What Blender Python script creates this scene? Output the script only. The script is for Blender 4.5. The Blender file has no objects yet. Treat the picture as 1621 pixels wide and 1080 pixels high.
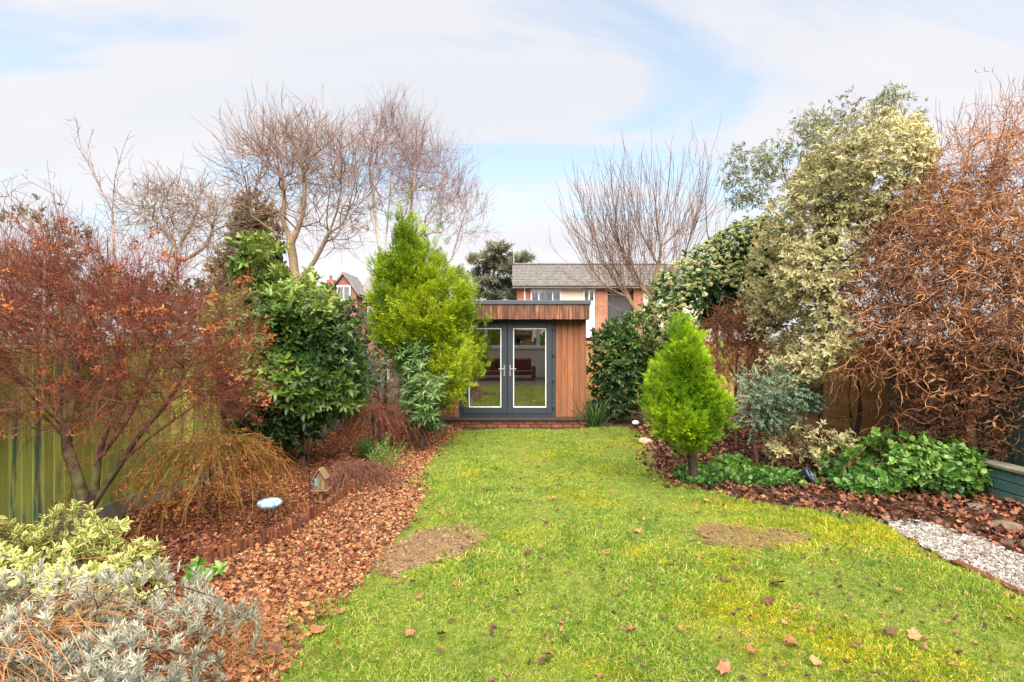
import bpy, bmesh, math, random
import numpy as np
from mathutils import Vector, Matrix
sc = bpy.context.scene
COL = sc.collection
R = math.radians

# ------------------------------------------------------------------ camera, sky, sun, exposure
EYE = 1.8
FPX = 900.6
cam = bpy.data.cameras.new('camera'); camo = bpy.data.objects.new('camera', cam); COL.objects.link(camo)
cam.sensor_width = 36; cam.lens = 20; cam.clip_start = 0.05; cam.clip_end = 3000
camo.location = (0, 0, EYE); camo.rotation_euler = (R(90), 0, 0)
sc.camera = camo

SUN_EL, SUN_AZ = 54, 172          # azimuth clockwise from +Y
world = bpy.data.worlds.new('World'); sc.world = world; world.use_nodes = True
def build_world():
    nt = world.node_tree; N = nt.nodes; L = nt.links; N.clear()
    out = N.new('ShaderNodeOutputWorld'); bg = N.new('ShaderNodeBackground'); bg.inputs['Strength'].default_value = 0.1
    sky = N.new('ShaderNodeTexSky'); sky.sky_type = 'NISHITA'; sky.sun_disc = False
    sky.sun_elevation = R(SUN_EL); sky.sun_rotation = R(SUN_AZ); sky.air_density = 1.0; sky.dust_density = 0.6; sky.ozone_density = 2.0
    tc = N.new('ShaderNodeTexCoord'); sep = N.new('ShaderNodeSeparateXYZ'); L.new(tc.outputs['Generated'], sep.inputs[0])
    def M(op, a, b):
        m = N.new('ShaderNodeMath'); m.operation = op
        for i, v in enumerate((a, b)):
            if isinstance(v, (int, float)): m.inputs[i].default_value = v
            else: L.new(v, m.inputs[i])
        return m.outputs[0]
    z = M('MAXIMUM', sep.outputs[2], 0.0); den = M('ADD', z, 0.16)
    cx = M('DIVIDE', sep.outputs[0], den); cy = M('DIVIDE', sep.outputs[1], den)
    cmb = N.new('ShaderNodeCombineXYZ'); L.new(cx, cmb.inputs[0]); L.new(cy, cmb.inputs[1])
    mp = N.new('ShaderNodeMapping'); mp.inputs['Rotation'].default_value = (0, 0, R(-22)); mp.inputs['Scale'].default_value = (0.55, 1.25, 1)
    mp.inputs['Location'].default_value = (0.9, 0.35, 0)
    L.new(cmb.outputs[0], mp.inputs[0])
    n1 = N.new('ShaderNodeTexNoise'); n1.inputs['Scale'].default_value = 1.25; n1.inputs['Detail'].default_value = 9; n1.inputs['Roughness'].default_value = 0.55; n1.inputs['Distortion'].default_value = 0.9
    L.new(mp.outputs[0], n1.inputs['Vector'])
    rp = N.new('ShaderNodeValToRGB'); rp.color_ramp.elements[0].position = 0.38; rp.color_ramp.elements[0].color = (0.5, 0.5, 0.5, 1); rp.color_ramp.elements[1].position = 0.53; rp.color_ramp.elements[1].color = (1, 1, 1, 1)
    L.new(n1.outputs['Fac'], rp.inputs[0])
    # cloud tint drifts between cream, white and lilac grey
    n2 = N.new('ShaderNodeTexNoise'); n2.inputs['Scale'].default_value = 0.7; n2.inputs['Detail'].default_value = 4
    L.new(mp.outputs[0], n2.inputs['Vector'])
    r2 = N.new('ShaderNodeValToRGB'); e = r2.color_ramp.elements
    e[0].position = 0.33; e[0].color = (2.72, 2.76, 2.95, 1); e[1].position = 0.66; e[1].color = (3.3, 3.14, 3.16, 1)
    L.new(n2.outputs['Fac'], r2.inputs[0])
    mx = N.new('ShaderNodeMix'); mx.data_type = 'RGBA'
    # towards the horizon everything is veiled
    hz = M('SUBTRACT', 1.0, M('MULTIPLY', z, 4.0)); hz = M('MAXIMUM', hz, 0.0)
    fac = M('MINIMUM', M('ADD', rp.outputs['Color'], M('MULTIPLY', hz, 0.8)), 0.97)
    L.new(fac, mx.inputs[0]); 
    tint = N.new('ShaderNodeMix'); tint.data_type = 'RGBA'; tint.blend_type = 'MULTIPLY'; tint.inputs[0].default_value = 1.0
    L.new(sky.outputs[0], tint.inputs[6]); tint.inputs[7].default_value = (0.86, 1.06, 0.98, 1)
    L.new(tint.outputs[2], mx.inputs[6]); L.new(r2.outputs[0], mx.inputs[7])
    L.new(mx.outputs[2], bg.inputs[0]); L.new(bg.outputs[0], out.inputs[0])
build_world()
sun = bpy.data.lights.new('sun', 'SUN'); sun.energy = 4.2; sun.angle = R(75); sun.color = (1.0, 0.93, 0.83)
suno = bpy.data.objects.new('sun', sun); COL.objects.link(suno)
sd = Vector((math.sin(R(SUN_AZ))*math.cos(R(SUN_EL)), math.cos(R(SUN_AZ))*math.cos(R(SUN_EL)), math.sin(R(SUN_EL))))
suno.rotation_euler = (-sd).to_track_quat('-Z', 'Y').to_euler(); suno.location = sd*40
vs = sc.view_settings; vs.view_transform = 'Standard'; vs.look = 'None'; vs.exposure = 1.65; vs.gamma = 1; vs.use_curve_mapping = False
cy_ = sc.cycles; cy_.max_bounces = 7; cy_.diffuse_bounces = 4; cy_.glossy_bounces = 3; cy_.transmission_bounces = 4; cy_.transparent_max_bounces = 12
cy_.caustics_reflective = False; cy_.caustics_refractive = False; cy_.use_denoising = True

# ------------------------------------------------------------------ helpers
def at(px, py, d): return Vector(((px-810.5)*d/FPX, d, EYE-(py-540)*d/FPX))
def gnd(px, py): return at(px, py, EYE*FPX/(py-540))
def S(r, g, b, k=1.0):
    f = lambda c: ((c/255+0.055)/1.055)**2.4 if c > 10 else c/255/12.92
    return (f(r)*k, f(g)*k, f(b)*k, 1)
RNG = np.random.default_rng(7)

def mesh_np(name, V, F, attrs=None, smooth=True):
    """V (n,3); F list of (m,k) index arrays; attrs {name: per-vertex float}."""
    V = np.asarray(V, np.float32); F = [np.asarray(f, np.int32) for f in F if len(f)]
    me = bpy.data.meshes.new(name)
    nl = sum(f.size for f in F); npol = sum(len(f) for f in F)
    me.vertices.add(len(V)); me.loops.add(nl); me.polygons.add(npol)
    me.vertices.foreach_set('co', V.ravel())
    me.loops.foreach_set('vertex_index', np.concatenate([f.ravel() for f in F]))
    tot = np.concatenate([np.full(len(f), f.shape[1], np.int32) for f in F])
    st = np.concatenate([[0], np.cumsum(tot)[:-1]]).astype(np.int32)
    me.polygons.foreach_set('loop_start', st)
    if smooth: me.polygons.foreach_set('use_smooth', np.ones(npol, bool))
    me.update(calc_edges=True)
    for k, a in (attrs or {}).items():
        at_ = me.attributes.new(k, 'FLOAT', 'POINT'); at_.data.foreach_set('value', np.asarray(a, np.float32))
    return me

def obj(name, me, mat, parent=None, keep=False):
    """Links one mesh given in world coordinates; its origin is moved to the middle of its base."""
    if not keep and len(me.vertices):
        co = np.empty(len(me.vertices)*3, np.float32); me.vertices.foreach_get('co', co); co = co.reshape(-1, 3)
        lo, hi = co.min(0), co.max(0); c = np.array([(lo[0]+hi[0])/2, (lo[1]+hi[1])/2, lo[2]], np.float32)
        me.vertices.foreach_set('co', (co-c).ravel()); me.update()
    else: c = (0, 0, 0)
    o = bpy.data.objects.new(name, me); COL.objects.link(o)
    if mat: me.materials.append(mat)
    loc = Vector([float(v) for v in c])
    if parent:
        o.parent = parent; w = Vector((0, 0, 0)); p = parent
        while p: w += p.location; p = p.parent
        loc -= w
    o.location = loc
    return o
def tag(o, label, cat=None, group=None, kind=None):
    if label: o['label'] = label
    if cat: o['category'] = cat
    if group: o['group'] = group
    if kind: o['kind'] = kind
    return o
def thing(name, loc, label, cat, group=None):
    o = bpy.data.objects.new(name, None); COL.objects.link(o); o.location = loc; o.empty_display_size = 0.2
    return tag(o, label, cat, group)

def boxmesh(b, bev=0.0, name='box', rz=0, piv=None):
    x0, x1, y0, y1, z0, z1 = b
    V = [(x, y, z) for x in (x0, x1) for y in (y0, y1) for z in (z0, z1)]
    Fq = [(0, 1, 3, 2), (4, 6, 7, 5), (0, 4, 5, 1), (2, 3, 7, 6), (0, 2, 6, 4), (1, 5, 7, 3)]
    me = bpy.data.meshes.new(name)
    if bev <= 0: me.from_pydata(V, [], Fq)
    else:
        bm = bmesh.new(); vv = [bm.verts.new(v) for v in V]
        for f in Fq: bm.faces.new([vv[i] for i in f])
        bmesh.ops.bevel(bm, geom=bm.edges[:], offset=bev, segments=1, affect='EDGES', profile=0.7); bm.to_mesh(me); bm.free()
    me.update()
    if rz:
        px, py = piv if piv else ((x0+x1)/2, (y0+y1)/2)
        me.transform(Matrix.Translation((px, py, 0)) @ Matrix.Rotation(rz, 4, 'Z') @ Matrix.Translation((-px, -py, 0)))
    return me
def box(name, b, mat, parent=None, bev=0.0, rz=0, piv=None): return obj(name, boxmesh(b, bev, name, rz, piv), mat, parent)

# ---- materials
def new_mat(name):
    m = bpy.data.materials.new(name); m.use_nodes = True; nt = m.node_tree; nt.nodes.clear()
    return m, nt.nodes, nt.links
def ramp(N, L, src, stops):
    r = N.new('ShaderNodeValToRGB'); cr = r.color_ramp
    while len(cr.elements) < len(stops): cr.elements.new(0.5)
    for e, (p, c) in zip(cr.elements, stops): e.position = p; e.color = c if len(c) == 4 else (*c, 1)
    if src is not None: L.new(src, r.inputs[0])
    return r
def noise(N, L, scale, detail=4, rough=0.6, vec=None, dist=0.0):
    n = N.new('ShaderNodeTexNoise'); n.inputs['Scale'].default_value = scale; n.inputs['Detail'].default_value = detail
    n.inputs['Roughness'].default_value = rough; n.inputs['Distortion'].default_value = dist
    if vec is not None: L.new(vec, n.inputs['Vector'])
    return n
def mixc(N, L, f, a, b, bt='MIX'):
    m = N.new('ShaderNodeMix'); m.data_type = 'RGBA'; m.blend_type = bt
    for i, v in ((0, f), (6, a), (7, b)):
        if isinstance(v, (int, float)): m.inputs[i].default_value = v
        elif isinstance(v, tuple): m.inputs[i].default_value = v
        else: L.new(v, m.inputs[i])
    return m.outputs[2]
def finish(m, N, L, col, rough=0.7, spec=0.3, bump=None, bstr=0.3, bdist=0.01, trans=0.0, metal=0.0):
    out = N.new('ShaderNodeOutputMaterial'); p = N.new('ShaderNodeBsdfPrincipled')
    p.inputs['Roughness'].default_value = rough; p.inputs['Specular IOR Level'].default_value = spec; p.inputs['Metallic'].default_value = metal
    if isinstance(col, tuple): p.inputs['Base Color'].default_value = col
    else: L.new(col, p.inputs['Base Color'])
    if bump is not None:
        b = N.new('ShaderNodeBump'); b.inputs['Strength'].default_value = bstr; b.inputs['Distance'].default_value = bdist
        L.new(bump, b.inputs['Height']); L.new(b.outputs[0], p.inputs['Normal'])
    if trans > 0:
        t = N.new('ShaderNodeBsdfTranslucent'); mx = N.new('ShaderNodeMixShader'); mx.inputs[0].default_value = trans
        if isinstance(col, tuple): t.inputs['Color'].default_value = col
        else: L.new(col, t.inputs['Color'])
        L.new(p.outputs[0], mx.inputs[1]); L.new(t.outputs[0], mx.inputs[2]); L.new(mx.outputs[0], out.inputs[0])
    else: L.new(p.outputs[0], out.inputs[0])
    return m
def leaf_mat(name, stops, rough=0.5, spec=0.4, trans=0.3, attr='rnd'):
    m, N, L = new_mat(name); a = N.new('ShaderNodeAttribute'); a.attribute_name = attr
    r = ramp(N, L, a.outputs['Fac'], stops)
    return finish(m, N, L, r.outputs[0], rough, spec, trans=trans)
def spray_mat(name, stops, rough=0.6):
    """cypress sprays: new growth at the tips (attr edg = 1) is brighter than the old wood end."""
    m, N, L = new_mat(name); a = N.new('ShaderNodeAttribute'); a.attribute_name = 'rnd'; e = N.new('ShaderNodeAttribute'); e.attribute_name = 'edg'
    q = N.new('ShaderNodeMath'); q.operation = 'MULTIPLY_ADD'; L.new(e.outputs['Fac'], q.inputs[0]); q.inputs[1].default_value = 0.55
    h = N.new('ShaderNodeMath'); h.operation = 'MULTIPLY_ADD'; L.new(a.outputs['Fac'], h.inputs[0]); h.inputs[1].default_value = 0.75; h.inputs[2].default_value = -0.16; L.new(h.outputs[0], q.inputs[2])
    r = ramp(N, L, q.outputs[0], stops); return finish(m, N, L, r.outputs[0], rough, 0.25, trans=0.25)
def varieg_mat(name, edge, centre, old, rough=0.45, cw=0.35):
    """leaves with a coloured margin: attr 'edg' is 0 on the midrib and 1 on the rim."""
    m, N, L = new_mat(name); a = N.new('ShaderNodeAttribute'); a.attribute_name = 'rnd'; e = N.new('ShaderNodeAttribute'); e.attribute_name = 'edg'
    r = ramp(N, L, a.outputs['Fac'], [(0, old), (0.3, edge), (1, tuple(min(1, c*1.15) for c in edge[:3]))])
    f = ramp(N, L, e.outputs['Fac'], [(cw, (1, 1, 1)), (cw+0.25, (0, 0, 0))])
    c = mixc(N, L, f.outputs[0], r.outputs[0], centre)
    return finish(m, N, L, c, rough, 0.4, trans=0.25)
def bark_mat(name, twig, trunk, moss=None, rough=0.8):
    """attr thk: 0 on the thinnest twig, 1 on the trunk."""
    m, N, L = new_mat(name); a = N.new('ShaderNodeAttribute'); a.attribute_name = 'thk'; b = N.new('ShaderNodeAttribute'); b.attribute_name = 'rnd'
    c = mixc(N, L, a.outputs['Fac'], twig, trunk)
    g = N.new('ShaderNodeNewGeometry')
    n = noise(N, L, 14, 5, 0.65, g.outputs['Position'])
    v = ramp(N, L, n.outputs['Fac'], [(0.3, (0.45, 0.45, 0.45)), (0.7, (1.3, 1.3, 1.3))])
    c = mixc(N, L, 1.0, c, v.outputs[0], 'MULTIPLY')
    r = ramp(N, L, b.outputs['Fac'], [(0, (0.6, 0.6, 0.6)), (1, (1.45, 1.4, 1.35))])
    c = mixc(N, L, 1.0, c, r.outputs[0], 'MULTIPLY')
    if moss:
        n2 = noise(N, L, 3.5, 4, 0.6, g.outputs['Position']); f = ramp(N, L, n2.outputs['Fac'], [(0.48, (0, 0, 0)), (0.62, (1, 1, 1))])
        mm = N.new('ShaderNodeMath'); mm.operation = 'MULTIPLY'; L.new(f.outputs[0], mm.inputs[0]); L.new(a.outputs['Fac'], mm.inputs[1])
        c = mixc(N, L, mm.outputs[0], c, moss)
    return finish(m, N, L, c, rough, 0.25, bump=n.outputs['Fac'], bstr=0.6, bdist=0.02)
def plain(name, col, rough=0.6, spec=0.4, var=0.15, scale=6, metal=0.0, bump=0.1):
    m, N, L = new_mat(name); g = N.new('ShaderNodeNewGeometry'); n = noise(N, L, scale, 5, 0.6, g.outputs['Position'])
    v = ramp(N, L, n.outputs['Fac'], [(0.25, (1-var*2,)*3), (0.75, (1+var,)*3)])
    c = mixc(N, L, 1.0, col, v.outputs[0], 'MULTIPLY')
    return finish(m, N, L, c, rough, spec, bump=n.outputs['Fac'], bstr=bump, bdist=0.01, metal=metal)

# ---- numpy noise, polygons, blobs
def wav(P, scale, seed, n=7):
    r = np.random.default_rng(seed); out = np.zeros(len(P))
    for _ in range(n):
        d = r.normal(size=3); d /= np.linalg.norm(d); out += np.sin(P @ d * scale * r.uniform(0.6, 1.7) + r.uniform(0, 6.28))
    return out/math.sqrt(n/2)
def inside(poly, p):
    x, y = p[:, 0], p[:, 1]; r = np.zeros(len(p), bool); n = len(poly)
    for i in range(n):
        x1, y1 = poly[i]; x2, y2 = poly[(i+1) % n]
        c = ((y1 > y) != (y2 > y)); xi = (x2-x1)*(y-y1)/(y2-y1+1e-12)+x1
        r ^= c & (x < xi)
    return r
def edist(poly, p):
    best = np.full(len(p), 1e9); n = len(poly)
    for i in range(n):
        a = poly[i]; b = poly[(i+1) % n]; ab = b-a; t = np.clip(((p-a) @ ab)/(ab @ ab+1e-12), 0, 1)
        best = np.minimum(best, np.linalg.norm(p-(a+t[:, None]*ab), axis=1))
    return best
class Blob:
    """A rounded volume: an outline in the upright plane at depth d, swollen to half thickness T."""
    def __init__(s, pix, d, T, rng, yslope=0.0):
        s.poly = np.array([(at(x, y, d).x, at(x, y, d).z) for x, y in pix]); s.d = d; s.T = T; s.rng = rng; s.ys = yslope
        s.lo, s.hi = s.poly.min(0), s.poly.max(0); s.cx = (s.lo[0]+s.hi[0])/2
        q = s._in(4000); s.em = np.percentile(edist(s.poly, q), 98)
    def _in(s, n):
        out = []; k = 0
        while k < n:
            p = s.rng.uniform(s.lo, s.hi, (n*2, 2)); p = p[inside(s.poly, p)]; out.append(p); k += len(p)
        return np.concatenate(out)[:n]
    def half(s, p, signed=False):
        e = edist(s.poly, p)
        e = np.clip(e/s.em, 0, 1); return s.T*np.sqrt(1-(1-e)**2)
    def _y(s, p): return s.d+s.ys*(p[:, 0]-s.cx)
    def volume(s, n, outer=0.0):
        out = []; k = 0
        while k < n:
            p = s._in(n*2); h = s.half(p); m = s.rng.random(len(p))*s.T < h; p, h = p[m], h[m]
            u = s.rng.uniform(-1, 1, len(p)); u = np.sign(u)*np.abs(u)**(1-outer)
            out.append(np.stack([p[:, 0], s._y(p)+u*h, p[:, 1]], 1)); k += len(p)
        return np.concatenate(out)[:n]
    def shell(s, n, deep=0.25, front=0.68):
        p = s._in(n); h = s.half(p); e = 0.02
        hx = (s.half(p+[e, 0])-h)/e; hz = (s.half(p+[0, e])-h)/e
        sg = np.where(s.rng.random(n) < front, -1.0, 1.0)
        nm = np.stack([-np.clip(hx, -4, 4), sg, -np.clip(hz, -4, 4)], 1); nm /= np.linalg.norm(nm, axis=1)[:, None]
        P = np.stack([p[:, 0], s._y(p)+sg*h, p[:, 1]], 1)
        dp = np.minimum(s.rng.exponential(deep, n), deep*3)
        P = P-nm*np.minimum(dp, h*0.9+0.02)[:, None]
        return P, nm

def norm(v): return v/np.maximum(np.linalg.norm(v, axis=-1, keepdims=True), 1e-9)

# ---- leaves and sprigs: templates grow along +Y with +Z as the upper side
def leaf_t(l=1.0, w=0.4, fold=0.12, bend=0.1):
    V = np.array([(0, 0, 0), (-w*.42, l*.3, fold*w), (0, l*.36, 0), (w*.42, l*.3, fold*w), (-w*.36, l*.68, fold*w-bend*.5*l), (0, l*.72, -bend*.5*l), (w*.36, l*.68, fold*w-bend*.5*l), (0, l, -bend*l)], float)
    F = np.array([(0, 2, 1), (0, 3, 2), (1, 2, 5), (1, 5, 4), (2, 3, 6), (2, 6, 5), (4, 5, 7), (5, 6, 7)])
    return V, F, np.array([.1, 1, 0, 1, 1, 0, 1, .8])
def leaf_s(l=1.0, w=0.4, fold=0.15, bend=0.1):
    V = np.array([(0, 0, 0), (-w*.5, l*.5, fold*w), (0, l*.5, 0), (w*.5, l*.5, fold*w), (0, l, -bend*l)], float)
    F = np.array([(0, 2, 1), (0, 3, 2), (1, 2, 4), (2, 3, 4)])
    return V, F, np.array([.3, 1, 0, 1, .9])
def strip_t(l=1.0, w=0.1, bend=0.0):
    V = np.array([(-w/2, 0, 0), (w/2, 0, 0), (w*.35, l*.6, -bend*.3*l), (-w*.35, l*.6, -bend*.3*l), (0, l, -bend*l)], float)
    F = np.array([(0, 1, 2), (0, 2, 3), (3, 2, 4)])
    return V, F, np.zeros(5)
def kite_t(w=0.1):
    return np.array([(0, 0, 0), (-w/2, .4, 0), (w/2, .4, 0), (0, 1, 0)], float), np.array([(0, 2, 1), (1, 2, 3)]), np.array([0, .5, .5, 1.0])
def basis(axis, nrm):
    y = norm(axis); x = norm(np.cross(y, nrm)); z = np.cross(x, y)
    return np.stack([x, y, z], -1)          # columns
def place(T, P, axis, nrm, scale, rnd):
    V, F, E = T; B = basis(axis, nrm); n = len(P); scale = np.broadcast_to(scale, (n,))
    W = np.einsum('nij,vj->nvi', B, V)*scale[:, None, None]+P[:, None, :]
    FF = (F[None]+(np.arange(n)*len(V))[:, None, None]).reshape(-1, 3)
    return W.reshape(-1, 3), FF, np.repeat(rnd, len(V)), np.tile(E, n)
def merge(parts):
    Vs, Fs, Rs, Es = [], [], [], []; k = 0
    for V, F, r, e in parts: Vs.append(V); Fs.append(F+k); Rs.append(r); Es.append(e); k += len(V)
    return np.concatenate(Vs), np.concatenate(Fs), np.concatenate(Rs), np.concatenate(Es)
def sprig_t(n, leaf, stem, rng, spread=60, size=1.0, jit=0.25, tip=True, whorl=False):
    """n leaves round a stem of length `stem`; returns a template (V,F,E)."""
    P, A, Nn, s = [], [], [], []
    for i in range(n):
        t = (i+0.5)/n; phi = i*2.4 if not whorl else i*6.283/n
        th = R(spread*(1-0.55*t))*rng.uniform(0.8, 1.2)
        a = np.array([math.cos(phi)*math.sin(th), math.cos(th), math.sin(phi)*math.sin(th)])
        nn = np.array([-math.cos(phi)*math.cos(th), math.sin(th), -math.sin(phi)*math.cos(th)])+np.array([0, 0, 0.35])
        P.append((0, stem*t, 0)); A.append(a+rng.normal(0, .12, 3)); Nn.append(nn); s.append(size*rng.uniform(1-jit, 1+jit))
    V, F, r, e = place(leaf, np.array(P), np.array(A), np.array(Nn), np.array(s), np.zeros(n))
    return V, F, e
def plume_t(rng, nb=11, sub=4, w=0.035):
    """A feathery cypress spray: stem, side branchlets and their twigs as narrow strips; length 1."""
    parts = []; S_ = kite_t(w)
    def add(p, a, l):
        nn = np.array([0.2, 0, 1.0])+rng.normal(0, .45, 3)
        parts.append(place((S_[0]*[1.0/max(l, .08)*0.62, 1, 1], S_[1], S_[2]), np.array([p]), np.array([a]), np.array([nn]), np.array([l]), np.zeros(1)))
    add((0, 0, 0), (0, 1, 0), 1.0)
    for i in range(nb):
        t = 0.08+0.86*i/nb; sd_ = 1 if i % 2 else -1; z = rng.normal(0, .35)
        a = norm(np.array([sd_*0.5, 0.9, z*.8])); l = (1-t)*0.42+0.13; p = np.array([0, t, 0]); add(p, a, l)
        for j in range(sub):
            tt = (j+1)/(sub+1); s2 = 1 if j % 2 else -1
            b = norm(a+np.cross(a, [0, 0, 1.0])*s2*0.75+rng.normal(0, .22, 3)); add(p+a*l*tt, b, l*(0.6-0.3*tt))
    V, F, r, e = merge(parts)
    return V, F, np.clip(V[:, 1], 0, 1)
def foliage(P, axis, nrm, temps, smin, smax, rng, seed, clump=2.0, tone=None, smul=1.0):
    rn = 0.5+0.2*wav(P, clump, seed)+rng.uniform(-.28, .28, len(P))
    if tone is not None: rn = rn+tone
    rn = np.clip(rn, 0, 1); sc_ = rng.uniform(smin, smax, len(P))*smul; pick = rng.integers(0, len(temps), len(P)); out = []
    for i, T in enumerate(temps):
        m = pick == i
        if m.any(): out.append(place(T, P[m], axis[m], nrm[m], sc_[m], rn[m]))
    return merge(out)
def fmesh(name, g, lv=8):
    V, F, r, e = g; q = np.random.default_rng(3)
    r = np.clip(r+q.uniform(-.04, .04, len(r))+np.repeat(q.normal(0, .13, len(r)//lv+1), lv)[:len(r)], 0, 1)   # every leaf differs a little
    return mesh_np(name, V, [F], {'rnd': r, 'edg': e})

# ---- branches
class Wood:
    def __init__(s, cap=60000):
        s.p = np.zeros((cap, 3)); s.d = np.zeros((cap, 3)); s.par = np.full(cap, -1, int); s.pl = np.zeros(cap); s.n = 0
    def add(s, p, par, d=None):
        i = s.n; s.p[i] = p; s.par[i] = par
        if par >= 0:
            v = s.p[i]-s.p[par]; l = np.linalg.norm(v); s.pl[i] = s.pl[par]+l; s.d[i] = v/max(l, 1e-6)
        else: s.d[i] = (0, 0, 1) if d is None else d
        s.n += 1; return i
    def line(s, pts, par=None, seg=0.3):
        """a limb through pts, smoothed; starts at node par, at its own base (-1), or at the nearest node (None)."""
        pts = np.array([tuple(p) for p in pts], float)
        if par is None:
            par = int(np.argmin(np.linalg.norm(s.p[:s.n]-pts[0], axis=1))); pts = np.vstack([s.p[par], pts[1:]])
        cur = s.add(pts[0], -1) if par == -1 else par
        n = len(pts); ext = np.vstack([2*pts[0]-pts[1], pts, 2*pts[-1]-pts[-2]])
        for i in range(n-1):
            p0, p1, p2, p3 = ext[i:i+4]; k = max(2, int(np.linalg.norm(p2-p1)/seg))
            for t in np.linspace(0, 1, k+1)[1:]:
                q = 0.5*((2*p1)+(-p0+p2)*t+(2*p0-5*p1+4*p2-p3)*t*t+(-p0+3*p1-3*p2+p3)*t**3); cur = s.add(q, cur)
        return cur
    def grow(s, tips, rng, seg=0.3, k=1.3, w=0.2, up=0.15, wig=0.05, curl=0.0, curl_n=2.0, maxseg=6, order=True, lo=0):
        if order:
            base = s.p[:s.n]; dd = np.array([np.min(np.linalg.norm(base-t, axis=1)) for t in tips]); tips = tips[np.argsort(dd)]
        for t in tips:
            v = t-s.p[lo:s.n]; L_ = np.linalg.norm(v, axis=1)+1e-6; c = np.einsum('ij,ij->i', v, s.d[lo:s.n])/L_
            i = lo+int(np.argmin(L_*(1+k*(1-c))+w*s.pl[lo:s.n])); L0 = L_[i-lo]; P0 = s.p[i].copy(); D0 = s.d[i].copy()
            m = int(min(maxseg, max(2, round(L0/seg)))); cur = i
            c1 = P0+(D0+np.array([0, 0, up*0.3]))*L0*0.35; c2 = t-np.array([0, 0, up])*L0+(c1-t)*0.25
            if curl:
                a1 = norm(np.cross(t-P0, rng.normal(size=3))); a2 = norm(np.cross(t-P0, a1)); ph = rng.uniform(0, 6.28); tw = curl_n*L0*rng.uniform(.7, 1.3)
            for j in range(1, m+1):
                u = j/m; q = (1-u)**3*P0+3*(1-u)**2*u*c1+3*(1-u)*u*u*c2+u**3*t
                if wig: q = q+rng.normal(0, wig*L0/m, 3)*(u < 1)
                if curl: q = q+(a1*math.sin(ph+tw*6.28*u)+a2*math.cos(ph+tw*6.28*u*0.9))*curl*min(1, u*3)
                cur = s.add(q, cur)
        return s
    def mesh(s, name, r_tip, r_base, rng, thin=0.0, cut=None, thick_ref=None):
        n = s.n; par = s.par[:n]; A = np.zeros(n); kids = np.bincount(par[par >= 0], minlength=n)
        nl = max(2, int((kids == 0).sum())); pw = max(1.2, math.log(nl)/math.log(r_base/r_tip))
        A[kids == 0] = 1.0
        for i in range(n-1, 0, -1):
            if par[i] >= 0: A[par[i]] += A[i]
        r = r_tip*np.maximum(A, 1)**(1/pw)
        if thin: r = r_tip+(r-r_tip)*(r/r.max())**thin
        s.r = r
        # node frames: direction averaged with the strongest child
        d = s.d[:n].copy(); best = np.full(n, -1, int); bv = np.zeros(n)
        for i in range(1, n):
            q = par[i]
            if q >= 0 and A[i] > bv[q]: bv[q] = A[i]; best[q] = i
        m = best >= 0; d[m] = norm(d[m]+s.d[best[m]])
        u = norm(np.cross(d, np.array([0.37, 0.61, 0.70]))); v = np.cross(d, u)
        ch = np.where(par >= 0)[0]; pa = par[ch]
        rp = np.where(best[pa] == ch, r[pa], np.minimum(r[pa], r[ch]*1.25)); rc = r[ch]
        last = kids[ch] == 0; rc = np.where(last, rc*0.45, rc)
        ref = thick_ref or r_base*0.45
        Vs, Fs, T, Rn = [], [], [], []; base = 0; rr = rng.random(len(ch))
        for lo_, hi_, k in ((0, 0.006, 3), (0.006, 0.03, 5), (0.03, 9, 9)):
            mk = (rc >= lo_) & (rc < hi_)
            if cut: mk &= (rc >= cut[0]) & (rc < cut[1])
            if not mk.any(): continue
            c_, p_, a_, b_ = ch[mk], pa[mk], rp[mk], rc[mk]; E = len(c_)
            ang = np.arange(k)*2*math.pi/k; ca, sa = np.cos(ang), np.sin(ang)
            rg = lambda nd, rad: s.p[nd][:, None]+rad[:, None, None]*(u[nd][:, None]*ca[None, :, None]+v[nd][:, None]*sa[None, :, None])
            V = np.concatenate([rg(p_, a_), rg(c_, b_)], 1).reshape(-1, 3)
            o_ = base+(np.arange(E)*2*k)[:, None]; i0 = np.arange(k)[None]; i1 = (i0+1) % k
            Fs.append(np.stack([o_+i0, o_+i1, o_+k+i1, o_+k+i0], -1).reshape(-1, 4)); Vs.append(V)
            T.append(np.repeat(np.clip((b_-r_tip)/max(ref-r_tip, 1e-6), 0, 1)**0.6, 2*k)); Rn.append(np.repeat(rr[mk], 2*k)); base += len(V)
        return mesh_np(name, np.concatenate(Vs), [np.concatenate(Fs)], {'thk': np.concatenate(T), 'rnd': np.concatenate(Rn)})
    def twigs(s, n, rng, lmin, lmax, spread=0.5, up=0.2, m=3, out=None, outw=0.0, sub=0.0, tail=0.5, curl=0.0, droop=0.0):
        """n fine shoots from the outer part of what has grown so far."""
        N0 = s.n; far = np.quantile(s.pl[:N0], tail); cand = np.where(s.pl[:N0] >= far)[0]
        for i in cand[rng.integers(0, len(cand), n)]:
            L_ = rng.uniform(lmin, lmax); dv = s.d[i]*0.8+rng.normal(0, spread, 3)+np.array([0, 0, up])
            if out is not None: dv = dv+norm(s.p[i]-out)*outw
            dv = norm(dv); cur = i; ph = rng.uniform(0, 6.28); a1 = norm(np.cross(dv, rng.normal(size=3))); a2 = np.cross(dv, a1)
            for j in range(m):
                st = norm(dv+rng.normal(0, .1, 3)+np.array([0, 0, up*.3-droop*(j+1)/m])); dv = st
                q = s.p[cur]+st*L_/m
                if curl: q = q+(a1*math.sin(ph+j*1.5)+a2*math.cos(ph+j*1.5))*curl
                cur = s.add(q, cur)
                if sub and rng.random() < sub:
                    b = norm(dv+rng.normal(0, .5, 3)); k2 = s.add(s.p[cur]+b*L_*.25, cur); s.add(s.p[k2]+norm(b+np.array([0, 0, up*.4-droop]))*L_*.2, k2)
        return s
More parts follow.
